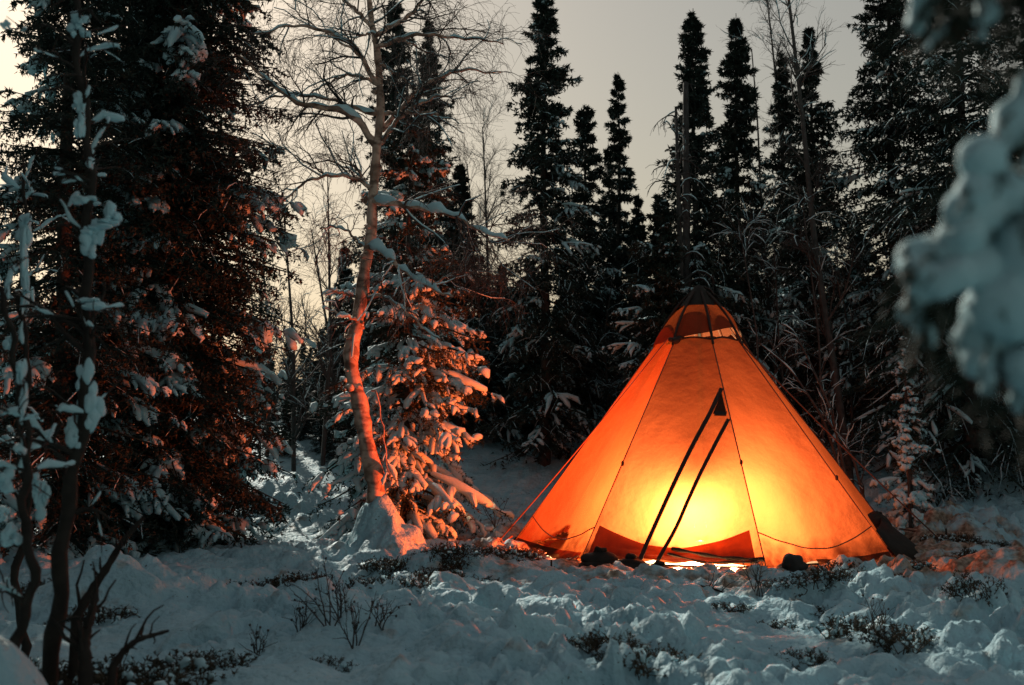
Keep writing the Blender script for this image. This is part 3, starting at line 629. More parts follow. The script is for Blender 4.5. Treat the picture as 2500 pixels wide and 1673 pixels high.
for i, (px, Yd, ty) in enumerate(FILL):
    k = i % 3; b = gbase(px, Yd, -.05); s = (topz(ty, Yd) - b[2]) / 6.0; lab = 'dark far spruce in the dense forest wall ' + where(px); grp = 'spruces of the far forest wall'
    if k not in first: t = first[k] = make_spruce(lab, px, Yd, fill[k], group=grp, loc=b, rz=rng.uniform(0, 6)); t.scale = (s, s, s)
    else: copy_thing(first[k], b, lab, grp, rng.uniform(0, 6), (s * rng.uniform(1.0, 1.4), s * rng.uniform(1.0, 1.4), s))

for i, (x, y) in enumerate([(-9, 9), (-8, 5), (-9.5, 1), (-6, -3), (-3.0, -3.2), (-.8, -4.5), (1.8, -5.5), (-8.6, 7), (-7.4, 2), (-2, -8), (10, 8), (10.5, 11), (-11, -3), (-11, 12), (11.5, 14), (-6.3, 8.4), (-7, 10.5), (-5.6, 5.8), (-5.0, 3.0), (-4.4, .3)]):  # spruces out of view, added to block sky light and darken the snow
    b = np.array([x, y, gz(x, y) - .05]); sz = rng.uniform(1.25, 1.7)
    copy_thing(first[i % 3], b, 'tall dark spruce out of view, added to shade the near side of the clearing', 'unseen spruces added to shade the clearing', rng.uniform(0, 6), (sz * .95, sz * .95, sz))

for i, (px, Yd, ty) in enumerate(((660, 20.4, 930), (700, 19.6, 985), (742, 20.6, 940), (785, 19.8, 985), (825, 19.2, 960), (715, 21.5, 900), (845, 20.0, 900), (770, 22.0, 880), (620, 21.5, 900), (560, 20.5, 960), (500, 20.0, 980))):
    b = gbase(px, Yd, -.05); sz = (topz(ty, Yd) - b[2]) / 6.0
    copy_thing(first[i % 3], b, 'low young spruce in the dark gap left of the birch', 'young spruces in the gap', rng.uniform(0, 6), (sz * 1.5, sz * 1.5, sz))

# ------------------------------------------------------------------ bare trees
def snow_on(g, rng, P, R, amt=1.0, k=7, minr=.008, cover=.85):
    """ridges of snow along near-horizontal stretches of a limb"""
    N = len(P); T = norm(np.gradient(P, axis=0)); flat = np.sqrt(np.clip(1 - T[:, 2] ** 2, 0, 1)); h = np.clip((flat - .35) / .5, 0, 1)
    n = np.array([math.sin(i * 1.7 + P[0, 0] * 9) * .5 + math.sin(i * .63 + P[0, 2] * 5) * .5 for i in range(N)])
    rr = (R * .95 + minr) * amt * h * np.clip(cover + .6 * n, 0, 1.35); rr[0] *= .3; rr[-1] = .0005
    rr = np.maximum(rr, .0005); Q = P.copy(); Q[:, 2] += R * .55 + rr * .35; tubes(g, Q, rr, k)
def fromz(pts, ox, oy, s, Y0, Y1):
    n = len(pts); return np.array([at(ox + s * x, oy + s * y, Y0 + (Y1 - Y0) * i / max(n - 1, 1)) for i, (x, y) in enumerate(pts)])
# the crooked birch
YB = 13.2; rng = np.random.default_rng(5)
tp = [(908, 1335), (906, 1272), (908, 1224), (910, 1176), (900, 1128), (892, 1080), (887, 1033), (882, 985), (873, 937), (865, 889), (868, 841), (877, 793), (882, 746), (887, 698), (889, 650), (898, 610), (908, 560), (908, 491), (916, 424), (919, 357), (930, 290), (928, 223), (924, 156), (919, 112), (908, 54), (901, 0), (893, -130), (888, -300)]
TP = resample(np.array([at(888 + (x - 888) * (1.45 if 600 < y < 1240 else 1), y, YB + .06 * math.sin(y / 70)) for x, y in tp]), 90)
hh = TP[:, 2] - TP[0, 2]; tr = np.interp(hh, [0, .15, .4, 1.5, 2.6, 4.0, 5.2, 7.2], [.19, .135, .108, .092, .076, .058, .047, .018])
tr = tr * (1 + .10 * np.sin(hh * 9) + .08 * np.sin(hh * 23 + 1) + .05 * np.sin(hh * 41))
bb = TP[0].copy(); bb[2] = gz(bb[0], bb[1])
birch = thing('birch_tree', 'crooked old birch left of the tent, orange-lit stem and snow-lined limbs', 'tree', bb)
g = Geo(); tubes(g, TP, tr, 14); rk = np.random.default_rng(2)
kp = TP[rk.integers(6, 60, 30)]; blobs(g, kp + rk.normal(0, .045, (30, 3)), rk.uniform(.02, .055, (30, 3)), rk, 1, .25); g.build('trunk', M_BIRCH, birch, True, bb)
z3 = (600, 0, .4464); z4 = (600, 650, .4785)
LIMBS = [ # source zoom, points, depth end offset, r0, r1, snow
    (z3, [(715, 810), (660, 710), (600, 640), (500, 590), (400, 590), (290, 570), (200, 510), (110, 430), (0, 340), (-40, 300)], -.5, .05, .012, 1.2),
    (z3, [(720, 630), (620, 600), (560, 580), (480, 545), (360, 525), (250, 520), (130, 530), (60, 570), (0, 600)], .4, .026, .007, 1.1),
    (z3, [(715, 470), (690, 420), (650, 330), (600, 260), (560, 225), (480, 190), (380, 150), (220, 135), (100, 190), (30, 185)], -.4, .032, .009, 1.0),
    (z3, [(650, 330), (610, 290), (540, 245), (440, 180), (330, 115), (250, 40), (200, 0)], -.1, .016, .005, .6),
    (z3, [(715, 180), (665, 188), (610, 195), (575, 235)], -.3, .018, .008, 1.0),
    (z3, [(695, 150), (650, 110), (600, 50), (530, 0), (480, -60)], .3, .026, .012, .5),
    (z3, [(715, 260), (770, 240), (850, 210), (950, 185), (1060, 195), (1160, 210), (1300, 215), (1410, 240)], -.5, .028, .008, .9),
    (z3, [(705, 200), (780, 150), (870, 110), (930, 50), (970, -10), (1010, -90)], .4, .032, .014, .8),
    (z3, [(735, 790), (770, 750), (800, 690), (860, 630), (920, 580), (1000, 550), (1060, 515), (1140, 545)], -.55, .03, .008, 1.0),
    (z3, [(745, 720), (800, 640), (880, 560), (960, 470), (1050, 430), (1140, 390), (1220, 375), (1290, 390), (1350, 410), (1410, 390)], .3, .034, .008, .9),
    (z3, [(720, 470), (690, 440), (620, 420), (560, 405), (480, 440), (400, 485), (350, 510)], .3, .022, .007, .9),
    (z3, [(700, 1040), (655, 1010), (600, 970), (530, 960), (440, 960), (330, 990), (260, 1050), (190, 1120)], -.3, .028, .008, .9),
    (z3, [(440, 955), (330, 890), (240, 830), (130, 785), (60, 740)], .0, .010, .004, .4),
    (z3, [(680, 1040), (650, 1000), (620, 940), (570, 885)], .2, .022, .014, .4),
    (z3, [(705, 1105), (760, 1108), (830, 1115), (960, 1140), (1080, 1160), (1170, 1190), (1270, 1260), (1350, 1290), (1440, 1310)], -.7, .038, .010, 1.35),
    (z3, [(1170, 1190), (1180, 1280), (1230, 1320), (1245, 1380)], -.1, .012, .006, .2),
    (z3, [(1270, 1260), (1330, 1310), (1370, 1400), (1400, 1470)], -.2, .014, .005, .2),
    (z3, [(655, 1360), (690, 1345), (740, 1370), (800, 1420), (860, 1480), (930, 1530), (1000, 1560), (1060, 1600), (1130, 1625)], -.6, .036, .012, 1.4),
    (z3, [(1000, 1560), (1050, 1545), (1110, 1500), (1200, 1490), (1290, 1480), (1380, 1520)], -.1, .012, .006, .5),
    (z4, [(600, 175), (640, 155), (700, 150), (760, 190), (850, 260), (920, 330), (1000, 380)], -.5, .026, .008, 1.0),
    (z4, [(600, 320), (570, 285), (540, 265), (480, 245), (410, 215)], -.35, .02, .010, 1.0),
    (z3, [(690, 1370), (620, 1330), (560, 1260), (480, 1240), (400, 1250)], .3, .02, .007, 1.1),
    (z4, [(590, 160), (545, 150), (490, 135), (430, 120)], -.3, .022, .014, 1.2),
    (z3, [(720, 340), (770, 370), (830, 410), (900, 460), (930, 490)], -.35, .018, .009, .8),
    (z3, [(820, 220), (900, 230), (950, 270), (1010, 290), (1070, 310), (1150, 320)], .1, .014, .005, .6),
    (z3, [(740, 620), (800, 618), (900, 615), (1000, 618), (1050, 626)], -.6, .024, .016, .5),
    (z4, [(640, 640), (668, 620), (680, 720), (700, 820), (708, 900), (720, 1010), (735, 1090)], -.25, .012, .006, .1),
]
allP = []; allR = []
for (z, pts, dy, r0, r1, sn) in LIMBS:
    P = fromz(pts, *z, YB, YB + dy); P = resample(P, 22); P[:, 0] += .010 * np.sin(np.arange(22) * 1.3 + P[0, 2] * 7); P[:, 2] += .012 * np.sin(np.arange(22) * 1.9 + P[0, 0] * 7)
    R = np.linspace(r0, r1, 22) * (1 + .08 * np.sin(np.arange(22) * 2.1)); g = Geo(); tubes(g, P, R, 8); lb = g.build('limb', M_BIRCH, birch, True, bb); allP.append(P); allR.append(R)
    s = Geo(); snow_on(s, rng, P, R, sn * (1.0 if sn < 1.3 else 1.5), 8, .005, .65); s.build('snow', M_SNOW, lb, True, bb)
AP = np.array(allP); AR = np.array(allR); topm = np.array([z is z3 for (z, *_r) in LIMBS]) 
lenw = np.linalg.norm(np.diff(AP, axis=1), axis=2).sum(1)
big = lenw > .5
UP = np.concatenate([AP[big & topm], resample(TP[58:], 22)[None]]); UR = np.concatenate([AR[big & topm], np.full((1, 22), .03)])
g = Geo(); C1, R1 = grow(rng, UP, UR, 11, .2, 1, .35, .95, 50, .05, 6, .22, .5, .0040, .08); tubes(g, C1, R1, 4)
C2, R2 = grow(rng, C1, R1, 6, .15, 1, .2, .6, 42, .18, 5, .22, .6, .0030); tubes(g, C2, R2, 3)
C3, R3 = grow(rng, C2, R2, 3, .2, 1, .12, .4, 38, .45, 5, .2, .7, .0022); tubes(g, C3, R3, 3)
tw = g.build('twigs', M_TWIG, birch, True, bb); tw['kind'] = 'stuff'
LW = AP[~topm | (AP[:, 0, 2] < 3.2)]; LWR = AR[~topm | (AP[:, 0, 2] < 3.2)]
g = Geo(); D1, DR1 = grow(rng, LW, LWR, 7, .2, 1, .12, .45, 50, .3, 5, .25, .5, .004); tubes(g, D1, DR1, 4); D2, DR2 = grow(rng, D1, DR1, 3, .2, 1, .08, .22, 40, .4, 4, .2, .6, .003); tubes(g, D2, DR2, 3)
tw = g.build('twigs', M_TWIG, birch, True, bb); tw['kind'] = 'stuff'
g = Geo(); pk = rng.random(len(C1)) < .35; Q = C1[pk].copy(); Q[..., 2] += .006; tubes(g, Q, R1[pk] * 1.0 + .002, 4)
pk = rng.random(len(D1)) < .6; fingers(g, rng, D1[pk], rng.uniform(.008, .022, pk.sum()), 6, .6); g.build('snow', M_SNOW, birch, True, bb)

def bare_tree(label, name, path, r0, r1, seed, n1, L1, n2, L2, n3=0, L3=(.1, .3), ang=45, droop=.1, up=.2, frost=.3, fr=.006, t0=.15, bark=M_TWIG, group=None, rmin=.004, snowtrunk=0.0):
    rng = np.random.default_rng(seed); P = resample(path, 30); R = np.linspace(r0, r1, 30); b = P[0].copy(); t = thing(name, label, 'tree' if 'tree' in name or 'birch' in name else 'shrub', b, group)
    g = Geo(); P2 = P.copy(); P2[0, 2] -= .08; tubes(g, P2, R, 8); g.build('trunk', bark, t, True, b)
    g = Geo(); s = Geo(); A, AR_ = grow(rng, P[None], R[None], n1, t0, 1, *L1, ang, droop, 7, .14, .5, rmin, up); tubes(g, A, AR_, 4)
    B, BR_ = grow(rng, A, AR_, n2, .2, 1, *L2, 40, droop, 5, .18, .6, rmin * .8, up * .3); tubes(g, B, BR_, 3)
    lv = [(A, AR_), (B, BR_)]
    if n3: C, CR = grow(rng, B, BR_, n3, .2, 1, *L3, 38, droop * 1.5, 4, .2, .7, rmin * .65); tubes(g, C, CR, 3); lv.append((C, CR))
    g.build('branches', bark, t, True, b)
    for Q, QR in lv[:2]:
        pk = rng.random(len(Q)) < frost
        if pk.any(): q = Q[pk].copy(); q[..., 2] += QR[pk] * .6 + fr * .3; tubes(s, q, np.concatenate([np.full((pk.sum(), 1), .0008), np.full((pk.sum(), q.shape[1] - 2), fr), np.full((pk.sum(), 1), .001)], 1) * rng.uniform(.5, 1.4, (pk.sum(), 1)), 4)
    if snowtrunk: snow_on(s, rng, P, R, snowtrunk, 7, .01, .8)
    if s.n: s.build('snow', M_SNOW, t, True, b)
    return t
def path(Y, *pts, dy=0.0):
    n = len(pts); a = [at(x, y, Y + dy * i / (n - 1)) for i, (x, y) in enumerate(pts)]; b = gbase(pts[0][0], Y); a[0] = b; return np.array(a)
bare_tree('leaning bare birch between pointed spruces right of the tent', 'birch_tree', path(17.6, (2072, 1130), (2045, 950), (2010, 740), (1985, 560), (1966, 350), (1940, 120), (1915, -90)), .07, .02, 61, 26, (.5, 1.4), 9, (.25, .7), 4, (.12, .35), 40, .0, .35, .25, .007, .25)
bare_tree('thin pale bare birch rising left of the leaning birch', 'birch_tree', path(21, (1945, 1080), (1935, 700), (1912, 420), (1898, 230), (1880, 60), (1862, -80)), .045, .012, 62, 22, (.4, 1.1), 8, (.2, .6), 4, (.1, .3), 35, .0, .4, .1, .006, .35)
bare_tree('second upright bare birch beside the slender spruce', 'birch_tree', path(19.5, (1905, 1090), (1880, 800), (1858, 500), (1850, 300), (1835, 120)), .035, .010, 63, 20, (.4, 1.0), 8, (.2, .6), 3, (.1, .3), 38, .05, .35, .3, .008, .2)
bare_tree('distant bare birch in the gap right of the crooked birch', 'birch_tree', path(24, (1200, 1060), (1196, 800), (1188, 560), (1183, 420), (1178, 310)), .05, .012, 64, 26, (.5, 1.3), 9, (.25, .7), 4, (.15, .4), 38, .0, .4, .05, .006, .3)
bare_tree('distant bare birch close beside the tall ragged spruce', 'birch_tree', path(25, (1150, 1060), (1160, 700), (1150, 500), (1140, 400)), .04, .012, 65, 22, (.5, 1.1), 8, (.25, .7), 4, (.15, .4), 38, .0, .4, .05, .006, .3)
for k, (x0, x1, ty, lab) in enumerate(((720, 690, 470, 'bare shrub fanning its twigs against the sky left of the birch'), (790, 800, 430, 'bare upright shrub close behind the birch stem'), (655, 640, 620, 'bare shrub pressed against the broad dark spruce'), (830, 760, 560, 'bare spreading shrub low behind the birch'))):
    bare_tree(lab, 'bare_shrub', path(18.5 + k * .5, (x0, 1120), ((x0 + x1) / 2 + 12, 850), (x1, ty)), .04, .010, 70 + k, 20, (.5, 1.3), 8, (.25, .7), 3, (.12, .35), 36, .02, .35, .3, .006, .1)
# frosted thicket right of and behind the tent
rng = np.random.default_rng(8)
for k, (x0, Yd, x1, ty) in enumerate(((1760, 18.2, 1740, 560), (1850, 17.6, 1800, 520), (1930, 18.6, 1890, 600), (2010, 17.2, 1960, 500), (2080, 18.4, 2030, 560), (2140, 19.0, 2120, 640), (1290, 21.2, 1270, 640), (1410, 20.6, 1400, 620), (1490, 19.6, 1500, 650), (1160, 20.4, 1150, 660), (1560, 19.0, 1580, 640), (2300, 18.6, 2280, 700), (640, 18.6, 640, 760))):
    bare_tree('frosted bare bush in the undergrowth ' + where(x0), 'bare_shrub', path(Yd, (x0, 1100), ((x0 + x1) / 2 + rng.uniform(-25, 25), 820), (x1, ty)), .025, .008, 90 + k, 20, (.4, 1.2), 8, (.2, .55), 2, (.1, .3), 48, .22, .1, .35, .006, .08, group='frosted bushes before the forest')
# leaning snow-laden stems right of the tent
for k, (pts, lab) in enumerate((([(2092, 1150), (2010, 1020), (1930, 900), (1850, 835)], 'snow-laden stem leaning low over the right side of the tent'), ([(2085, 1140), (2030, 1000), (1975, 880), (1935, 800), (1905, 790)], 'bent snow-laden stem arching beside the leaning one'), ([(2120, 1160), (2085, 1120), (2050, 1070), (2010, 1010)], 'short bare stick leaning beside the right tent wall'))):
    bare_tree(lab, 'leaning_sapling_tree', path(16.0 - k * .2, *pts, dy=.6), .03, .010, 120 + k, 9, (.2, .6), 4, (.1, .35), 0, (.1, .2), 40, .1, .2, .45, .006, .2, snowtrunk=.9)
# dead broken spruces
def dead_tree(label, pts, Y, r0, r1, seed, n, L, sidex=0, blunt=False):
    rng = np.random.default_rng(seed); P = resample(path(Y, *pts), 24); R = np.linspace(r0, r1, 24); b = P[0].copy(); t = thing('dead_tree', label, 'tree', b); g = Geo(); P[0, 2] -= .1
    if blunt: P = np.concatenate([P, P[-1:] + [.01, 0, .02]]); R = np.concatenate([R, [.003]])
    tubes(g, P, R, 8); g.build('trunk', M_DEAD, t, True, b)
    g = Geo(); A, AR_ = grow(rng, P[None], R[None], n, .45, 1, *L, 75, .55, 7, .16, .5, .006, .25)
    tubes(g, A, AR_, 4); B, BR_ = grow(rng, A, AR_, 5, .3, 1, .1, .35, 45, .5, 4, .2, .6, .005); tubes(g, B, BR_, 3); g.build('branches', M_DEAD, t, True, b)
    s = Geo(); pk = rng.random(len(A)) < .5; q = A[pk].copy(); q[..., 2] += .012; tubes(s, q, np.full(q.shape[:2], .009) * np.array([.2, 1, 1, 1, 1, 1, .1]), 4); s.build('snow', M_SNOW, t, True, b)
dead_tree('dead grey spruce with drooping bare branches left of the waisted spruce', [(1668, 1060), (1664, 800), (1658, 520), (1650, 262)], 17.6, .085, .02, 140, 34, (.3, 1.0))
dead_tree('snapped-off trunk standing beside the waisted spruce', [(1678, 1060), (1677, 700), (1675, 400), (1674, 203)], 18.0, .09, .045, 141, 8, (.1, .3), blunt=True)
# thin snow-plastered stems in the left foreground
def plastered(label, pts, Y, r0, r1, seed, patches, n1, L1, tilt=.0, frost=.5, name='young_birch_tree', fr=.014):
    rng = np.random.default_rng(seed); P = resample(path(Y, *pts), 40); kk_ = np.arange(40); P[1:, 0] += (.028 * np.sin(kk_ * .55 + seed) + .014 * np.sin(kk_ * 1.5 + seed))[1:]; P[1:, 1] += (.03 * np.cos(kk_ * .6))[1:]; R = np.linspace(r0, r1, 40) * (1 + .10 * np.sin(kk_ * 1.9)); b = P[0].copy(); t = thing(name, label, 'tree', b); g = Geo(); P[0, 2] -= .08; tubes(g, P, R, 9); g.build('trunk', M_STEM, t, True, b)
    g = Geo(); s = Geo(); A, AR_ = grow(rng, P[None], R[None], n1, .25, 1, *L1, 60, .12, 7, .2, .5, .005, .15); tubes(g, A, AR_, 5); B, BR_ = grow(rng, A, AR_, 4, .2, 1, .08, .3, 45, .2, 5, .22, .6, .004); tubes(g, B, BR_, 4); g.build('branches', M_STEM, t, True, b)
    pk = rng.random(len(A)) < frost; fingers(s, rng, A[pk], fr * rng.uniform(.5, 1.4, pk.sum()), 7, .6); pk = rng.random(len(B)) < frost * .6; fingers(s, rng, B[pk], fr * .6 * rng.uniform(.5, 1.4, pk.sum()), 6, .6)
    for (x, y, rx, ry) in patches:
        c = at(x, y, Y - .03); m = 8; cc = c[None] + np.clip(rng.normal(0, 1, (m, 3)), -1.6, 1.6) * np.array([pxm(rx, Y) * .45, .012, pxm(ry, Y) * .55]); sz_ = rng.uniform(.28, .62, (m, 1)); blobs(s, cc, np.concatenate([pxm(rx, Y) * sz_, np.full((m, 1), max(.02, pxm(rx, Y) * .4)), pxm(ry, Y) * sz_ * rng.uniform(.8, 1.3, (m, 1))], 1), rng, 2, .22, 3)
    s.build('snow', M_SNOW, t, True, b); return t
plastered('slim dark stem plastered with big snow patches, scrub round its foot', [(120, 1600), (160, 1330), (190, 1100), (212, 850), (222, 640), (210, 430), (205, 220), (195, 60), (180, -120)], 5.9, .046, .015, 150,
    [(215, 1000, 34, 60), (210, 935, 22, 40), (190, 1060, 26, 34), (228, 590, 24, 34), (245, 555, 40, 16), (275, 520, 18, 24), (195, 300, 14, 38), (190, 250, 16, 22), (190, 60, 26, 26), (230, 745, 34, 14), (205, 490, 28, 12), (105, 1215, 20, 40), (90, 1180, 14, 24)], 34, (.15, .6))
plastered('thin crooked stem carrying snow lumps beside the slim dark stem', [(60, 1560), (75, 1350), (62, 1150), (55, 980), (40, 860), (15, 780), (-10, 700)], 5.4, .03, .012, 151, [(15, 1180, 26, 28), (25, 1320, 22, 28), (10, 1250, 12, 20), (60, 1000, 10, 40), (50, 900, 9, 40), (15, 60, 10, 10)], 14, (.12, .4))
plastered('pinkish snow-coated slender stem behind the slim dark stem', [(70, 1330), (60, 1000), (55, 750), (60, 600), (55, 500), (60, 380)], 7.6, .03, .01, 152, [(52, 570, 24, 36), (58, 640, 14, 60), (60, 720, 12, 50), (30, 830, 18, 20)], 16, (.15, .5))
def fallen(label, pts, Y, r0, r1, seed, n=8):
    rng = np.random.default_rng(seed); P = resample(np.array([at(x, y, Y + .25 * i / len(pts)) for i, (x, y) in enumerate(pts)]), 20); P[0, 2] = gz(P[0, 0], P[0, 1]) - .02
    R = np.linspace(r0, r1, 20) * (1 + .15 * np.sin(np.arange(20) * 2.3)); b = P[0].copy(); t = thing('dead_branch', label, 'branch', b); g = Geo(); tubes(g, P, R, 8); g.build('stick', M_STEM, t, True, b)
    g = Geo(); A, AR_ = grow(rng, P[None], R[None], n, .1, .95, .06, .28, 50, .0, 5, .25, .5, .004, .3); tubes(g, A, AR_, 4); g.build('side_twigs', M_STEM, t, True, b)
fallen('thick dark branch slanting up out of the snow by the slim stem', [(180, 1520), (215, 1455), (262, 1385), (300, 1320), (352, 1262)], 6.3, .030, .014, 160)
fallen('curved dark branch hooking over the snow below the slanting thick one', [(270, 1640), (300, 1590), (335, 1562), (370, 1552), (412, 1540)], 5.6, .022, .008, 161)
fallen('dark upright root stub in the scrub by the slim dark stem', [(210, 1640), (205, 1560), (225, 1490), (235, 1440)], 5.5, .035, .016, 162, 16)
fallen('dark stick lying by the black lump before the tent', [(1976, 1412), (1988, 1430), (1998, 1444)], 10.7, .014, .010, 163, 2)
fallen('dead twig spray lying in the trodden snow before the tent', [(1700, 1428), (1750, 1440), (1800, 1462), (1850, 1470)], 10.2, .010, .005, 164, 12)
# dark lump before the tent
b = gp(1928, 10.85); g = Geo(); rg = np.random.default_rng(4); blobs(g, [b + [0, 0, .06], b + [.04, .02, .03]], [[.10, .09, .095], [.11, .09, .06]], rg, 3, .10, 2.5); tag(g.build('boulder', M_ROCK, None, True, b), 'black rounded lump in the snow in front of the tent', 'rock')

# ------------------------------------------------------------------ undergrowth poking through the snow
def heather_geo(seed, n=55, r=.20, h=.13):
    rng = np.random.default_rng(seed); a = rng.uniform(0, 6.28, n); q = r * np.sqrt(rng.random(n)); p = np.stack([q * np.cos(a), q * np.sin(a), np.full(n, -.03)], 1)
    d = norm(np.stack([np.cos(a) * .6, np.sin(a) * .6, np.full(n, 1.0)], 1) + rng.normal(0, .35, (n, 3))); pts = [p]
    for k in range(4): d = norm(d + rng.normal(0, .22, d.shape)); pts.append(pts[-1] + d * (h * rng.uniform(.5, 1.1, (n, 1)) / 4))
    P = np.stack(pts, 1); g = Geo(); R = np.full((n, 5), .004) * np.array([1.2, 1, .9, .7, .4]); tubes(g, P, R, 3); C, CR = grow(rng, P, R, 4, .3, 1, .04, .11, 45, 0, 4, .2, .7, .0025); tubes(g, C, CR, 3)
    lf = Geo(); needles(lf, rng, C, 7, .02, .009); 
    s = Geo(); pk = rng.random(len(C)) < .14; fingers(s, rng, C[pk], rng.uniform(.006, .014, pk.sum()), 5, .7); return g, lf, s
HV = [heather_geo(400 + k) for k in range(4)]; HS = []
rng = np.random.default_rng(31)
spots = []
for (cx, cy, sx, sy, n, lab_) in ((1000, 11.7, 130, .35, 12, 'low dark heather clump at the foot of the birch mound'), (1180, 12.2, 110, .3, 7, 'heather clump between the birch mound and the left tent peg'), (850, 10.9, 90, .4, 5, 'heather clump on the open snow before the birch'), (650, 10.5, 60, .5, 4, 'heather clump in the shade before the broad dark spruce'), (2250, 11.7, 140, .7, 12, 'heather clump in the trodden snow below the right tent corner'), (2330, 13.4, 130, .6, 9, 'heather clump between the right tent corner and the snowy saplings'), (2060, 10.6, 150, .5, 4, 'heather clump near the black lump before the tent'), (1860, 9.2, 160, .5, 5, 'heather clump around the front guy line peg'), (1480, 6.95, 60, .15, 8, 'dark heather clump crowded in the snow hollow before the tent'), (700, 7.4, 200, .6, 3, 'heather clump beside the bare foreground twig sprays'), (190, 5.9, 80, .35, 22, 'dark scrub clump crowded round the slim snow-plastered stem'), (240, 9.4, 60, .4, 4, 'heather clump on the snow hump behind the slim stem'), (2250, 7.6, 200, .8, 4, 'heather clump in the lumpy snow beneath the near snowy boughs')):
    for _ in range(n): spots.append((cx + rng.normal() * sx, cy + rng.normal() * sy, lab_))
kk = 0
for (px, Yd, lab_) in spots:
    x = pxm(px - 1250, Yd)
    if math.hypot(x - TC[0], Yd - TC[1]) < 2.65: continue
    b = np.array([x, Yd, gz(x, Yd) - .015]); k = kk % 4; lab = lab_; grp = 'heather clumps in the snow'; s = rng.uniform(.6, 1.25) * (1.7 if px < 420 and Yd < 7 else 1); kk += 1
    if kk <= 4:
        t = thing('heather_clump', lab, 'shrub', b, grp); a_, l_, s_ = HV[k]; a_.build('stems', M_HEATH, t); l_.build('leaves', M_HEATH, t, False); s_.build('snow', M_SNOW, t); HS.append(t); t.scale = (s, s, s)
    else: copy_thing(HS[k], b, lab, grp, rng.uniform(0, 6), (s, s, s * rng.uniform(.6, 1.1)))
# bare twig sprays in the middle foreground
def spray(label, px, Y, hpx, seed, n=5):
    rng = np.random.default_rng(seed); b = gp(px, Y); t = thing('twig_spray', label, 'twig', b, 'bare twigs standing in the foreground snow'); h = pxm(hpx, Y); g = Geo()
    p = b[None] + rng.normal(0, .02, (n, 3)); p[:, 2] = b[2] - .04; d = norm(np.array([[0, 0, 1.0]]) + rng.normal(0, .22, (n, 3))); pts = [p]
    for k in range(6): d = norm(d + rng.normal(0, .13, d.shape)); pts.append(pts[-1] + d * (h * rng.uniform(.5, 1.1, (n, 1)) / 6))
    P = np.stack(pts, 1); R = np.full((n, 7), .0045) * np.linspace(1.3, .5, 7)[None]; tubes(g, P, R, 5); C, CR = grow(rng, P, R, 5, .3, 1, .06, .2, 40, 0, 5, .2, .7, .0028, .2); tubes(g, C, CR, 4); g.build('stems', M_TWIG, t, True, b)
    bg_ = Geo(); bi = rng.integers(0, len(C), 7); blobs(bg_, C[bi, -1], np.full((7, 3), .009), rng, 1, .2); bg_.build('buds', M_TWIG, t, True, b)
for (px, Yd, hp, sd, lab) in ((812, 7.9, 190, 1, 'tallest upright bare twig spray in the foreground snow'), (872, 7.5, 150, 2, 'forked bare twig spray beside the tallest one'), (838, 8.1, 110, 3, 'fine short twigs between the two tall sprays'), (745, 8.0, 90, 4, 'low bent twigs left of the tall sprays'), (930, 7.9, 80, 5, 'short scrubby twigs right of the forked spray'), (2130, 8.2, 110, 6, 'thin dry twigs in the lumpy snow below the right tent corner'), (1840, 9.9, 110, 7, 'dry twigs standing where the front guy line is pegged'), (1545, 6.9, 70, 8, 'tiny twigs in the dark heather hollow before the tent'), (640, 7.6, 60, 9, 'sparse low twigs in the shaded snow before the broad dark spruce'), (1210, 15.4, 90, 10, 'dark little plant on the open snow slope left of the tent')):
    spray(lab, px, Yd, hp, 500 + sd)

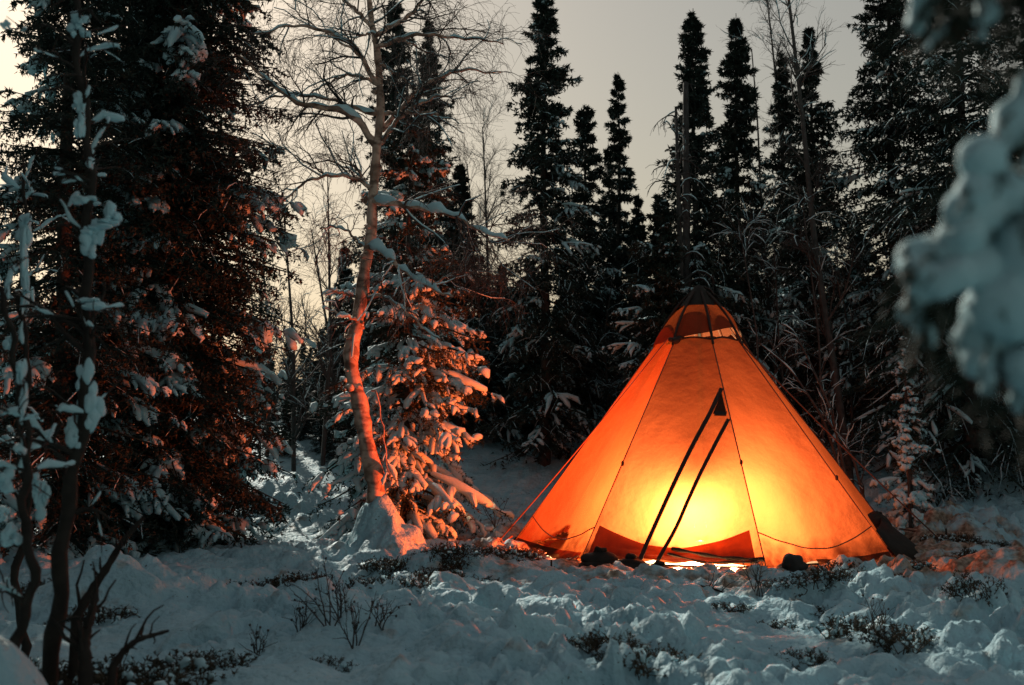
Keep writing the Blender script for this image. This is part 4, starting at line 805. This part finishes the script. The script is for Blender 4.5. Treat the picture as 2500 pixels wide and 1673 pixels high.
# ------------------------------------------------------------------ near spruce whose snowy bough hangs, out of focus, at the right
YN = 1.75
nb = np.array([1.32, YN + .05, 0.0]); nb[2] = gz(nb[0], nb[1]) - .05
near = thing('spruce_tree', 'out-of-focus spruce hanging close by with fat snow-loaded boughs', 'tree', nb)
g = Geo(); tubes(g, np.array([nb, nb + [0, 0, 1.5], nb + [-.03, 0, 3.2], nb + [-.05, .02, 5.5]]), np.array([.13, .11, .08, .02]), 12); g.build('trunk', M_BARK, near, True, nb)
def bough(chain, dec=1.0, seed=0, stem=True):
    """chain: (px, py, radius px)"""
    rng = np.random.default_rng(seed); C = np.array([at(x, y, YN + .03 * math.sin(i + seed)) for i, (x, y, r) in enumerate(chain)]); r = np.array([pxm(c[2], YN) for c in chain]); n = int(len(C) * 2.6)
    s = np.linspace(0, len(C) - 1, n); CC = np.stack([np.interp(s, np.arange(len(C)), C[:, i]) for i in range(3)], 1); rr = np.interp(s, np.arange(len(C)), r) * (1 + .30 * np.sin(s * 4.4 + seed))
    rr[0] *= .7; rr[-1] *= .8
    sn = Geo(); blobs(sn, CC + rng.normal(0, .22, CC.shape) * rr[:, None], np.stack([rr, rr * .9, rr * .95], 1), rng, 1, .07, 1.6)
    p0 = np.array([nb[0] - .05, nb[1], C[0, 2] + .10]); mid = (p0 + C[0]) / 2 + [0, 0, .03]; st = resample(np.concatenate([[p0, mid], C - [0, 0, .01]]), 18)
    g = Geo(); tubes(g, st, np.linspace(.014, .004, 18), 6); A, AR_ = grow(rng, st[None], np.full((1, 18), .005), 70, .1, 1, .07, .20, 60, .7, 4, .15, .6, .002); tubes(g, A, AR_, 3); needles(g, rng, A, 34, .019, .0026); needles(g, rng, st[None], 120, .018, .0022)
    b = g.build('bough', M_NEEDLE_N, near, False, nb)
    so = sn.build('snow', M_SNOW, b, True, nb)
    rm = so.modifiers.new('merge', 'REMESH'); rm.mode = 'VOXEL'; rm.voxel_size = .006; rm.use_smooth_shade = True
    sm = so.modifiers.new('soften', 'SMOOTH'); sm.iterations = 4; sm.factor = .5
bough([(2560, 190, 40), (2500, 250, 46), (2455, 330, 46), (2420, 400, 50), (2385, 470, 46), (2368, 505, 40)], seed=1)
bough([(2540, 440, 60), (2470, 480, 60), (2420, 500, 55), (2380, 545, 52), (2350, 590, 60), (2310, 625, 58), (2265, 648, 48), (2228, 660, 34), (2212, 655, 22)], seed=2)
bough([(2400, 610, 40), (2360, 650, 46), (2320, 675, 40), (2250, 690, 34), (2240, 740, 32), (2255, 800, 26), (2275, 860, 16)], seed=3)
bough([(2600, 560, 80), (2530, 640, 90), (2475, 720, 86), (2430, 790, 76), (2395, 825, 58), (2395, 870, 38), (2408, 920, 26), (2415, 960, 16)], seed=4)
bough([(2520, 880, 60), (2500, 930, 40), (2495, 990, 25)], seed=5)
bough([(2270, -60, 34), (2250, 0, 34), (2240, 50, 26), (2225, 65, 16)], seed=6)
bough([(2420, -80, 30), (2405, -10, 28), (2400, 50, 26), (2390, 92, 16)], seed=7)
bough([(2330, 40, 12), (2300, 70, 16), (2275, 100, 14), (2258, 122, 8)], seed=8)
bough([(2620, 330, 50), (2560, 420, 50), (2510, 470, 40)], seed=9)
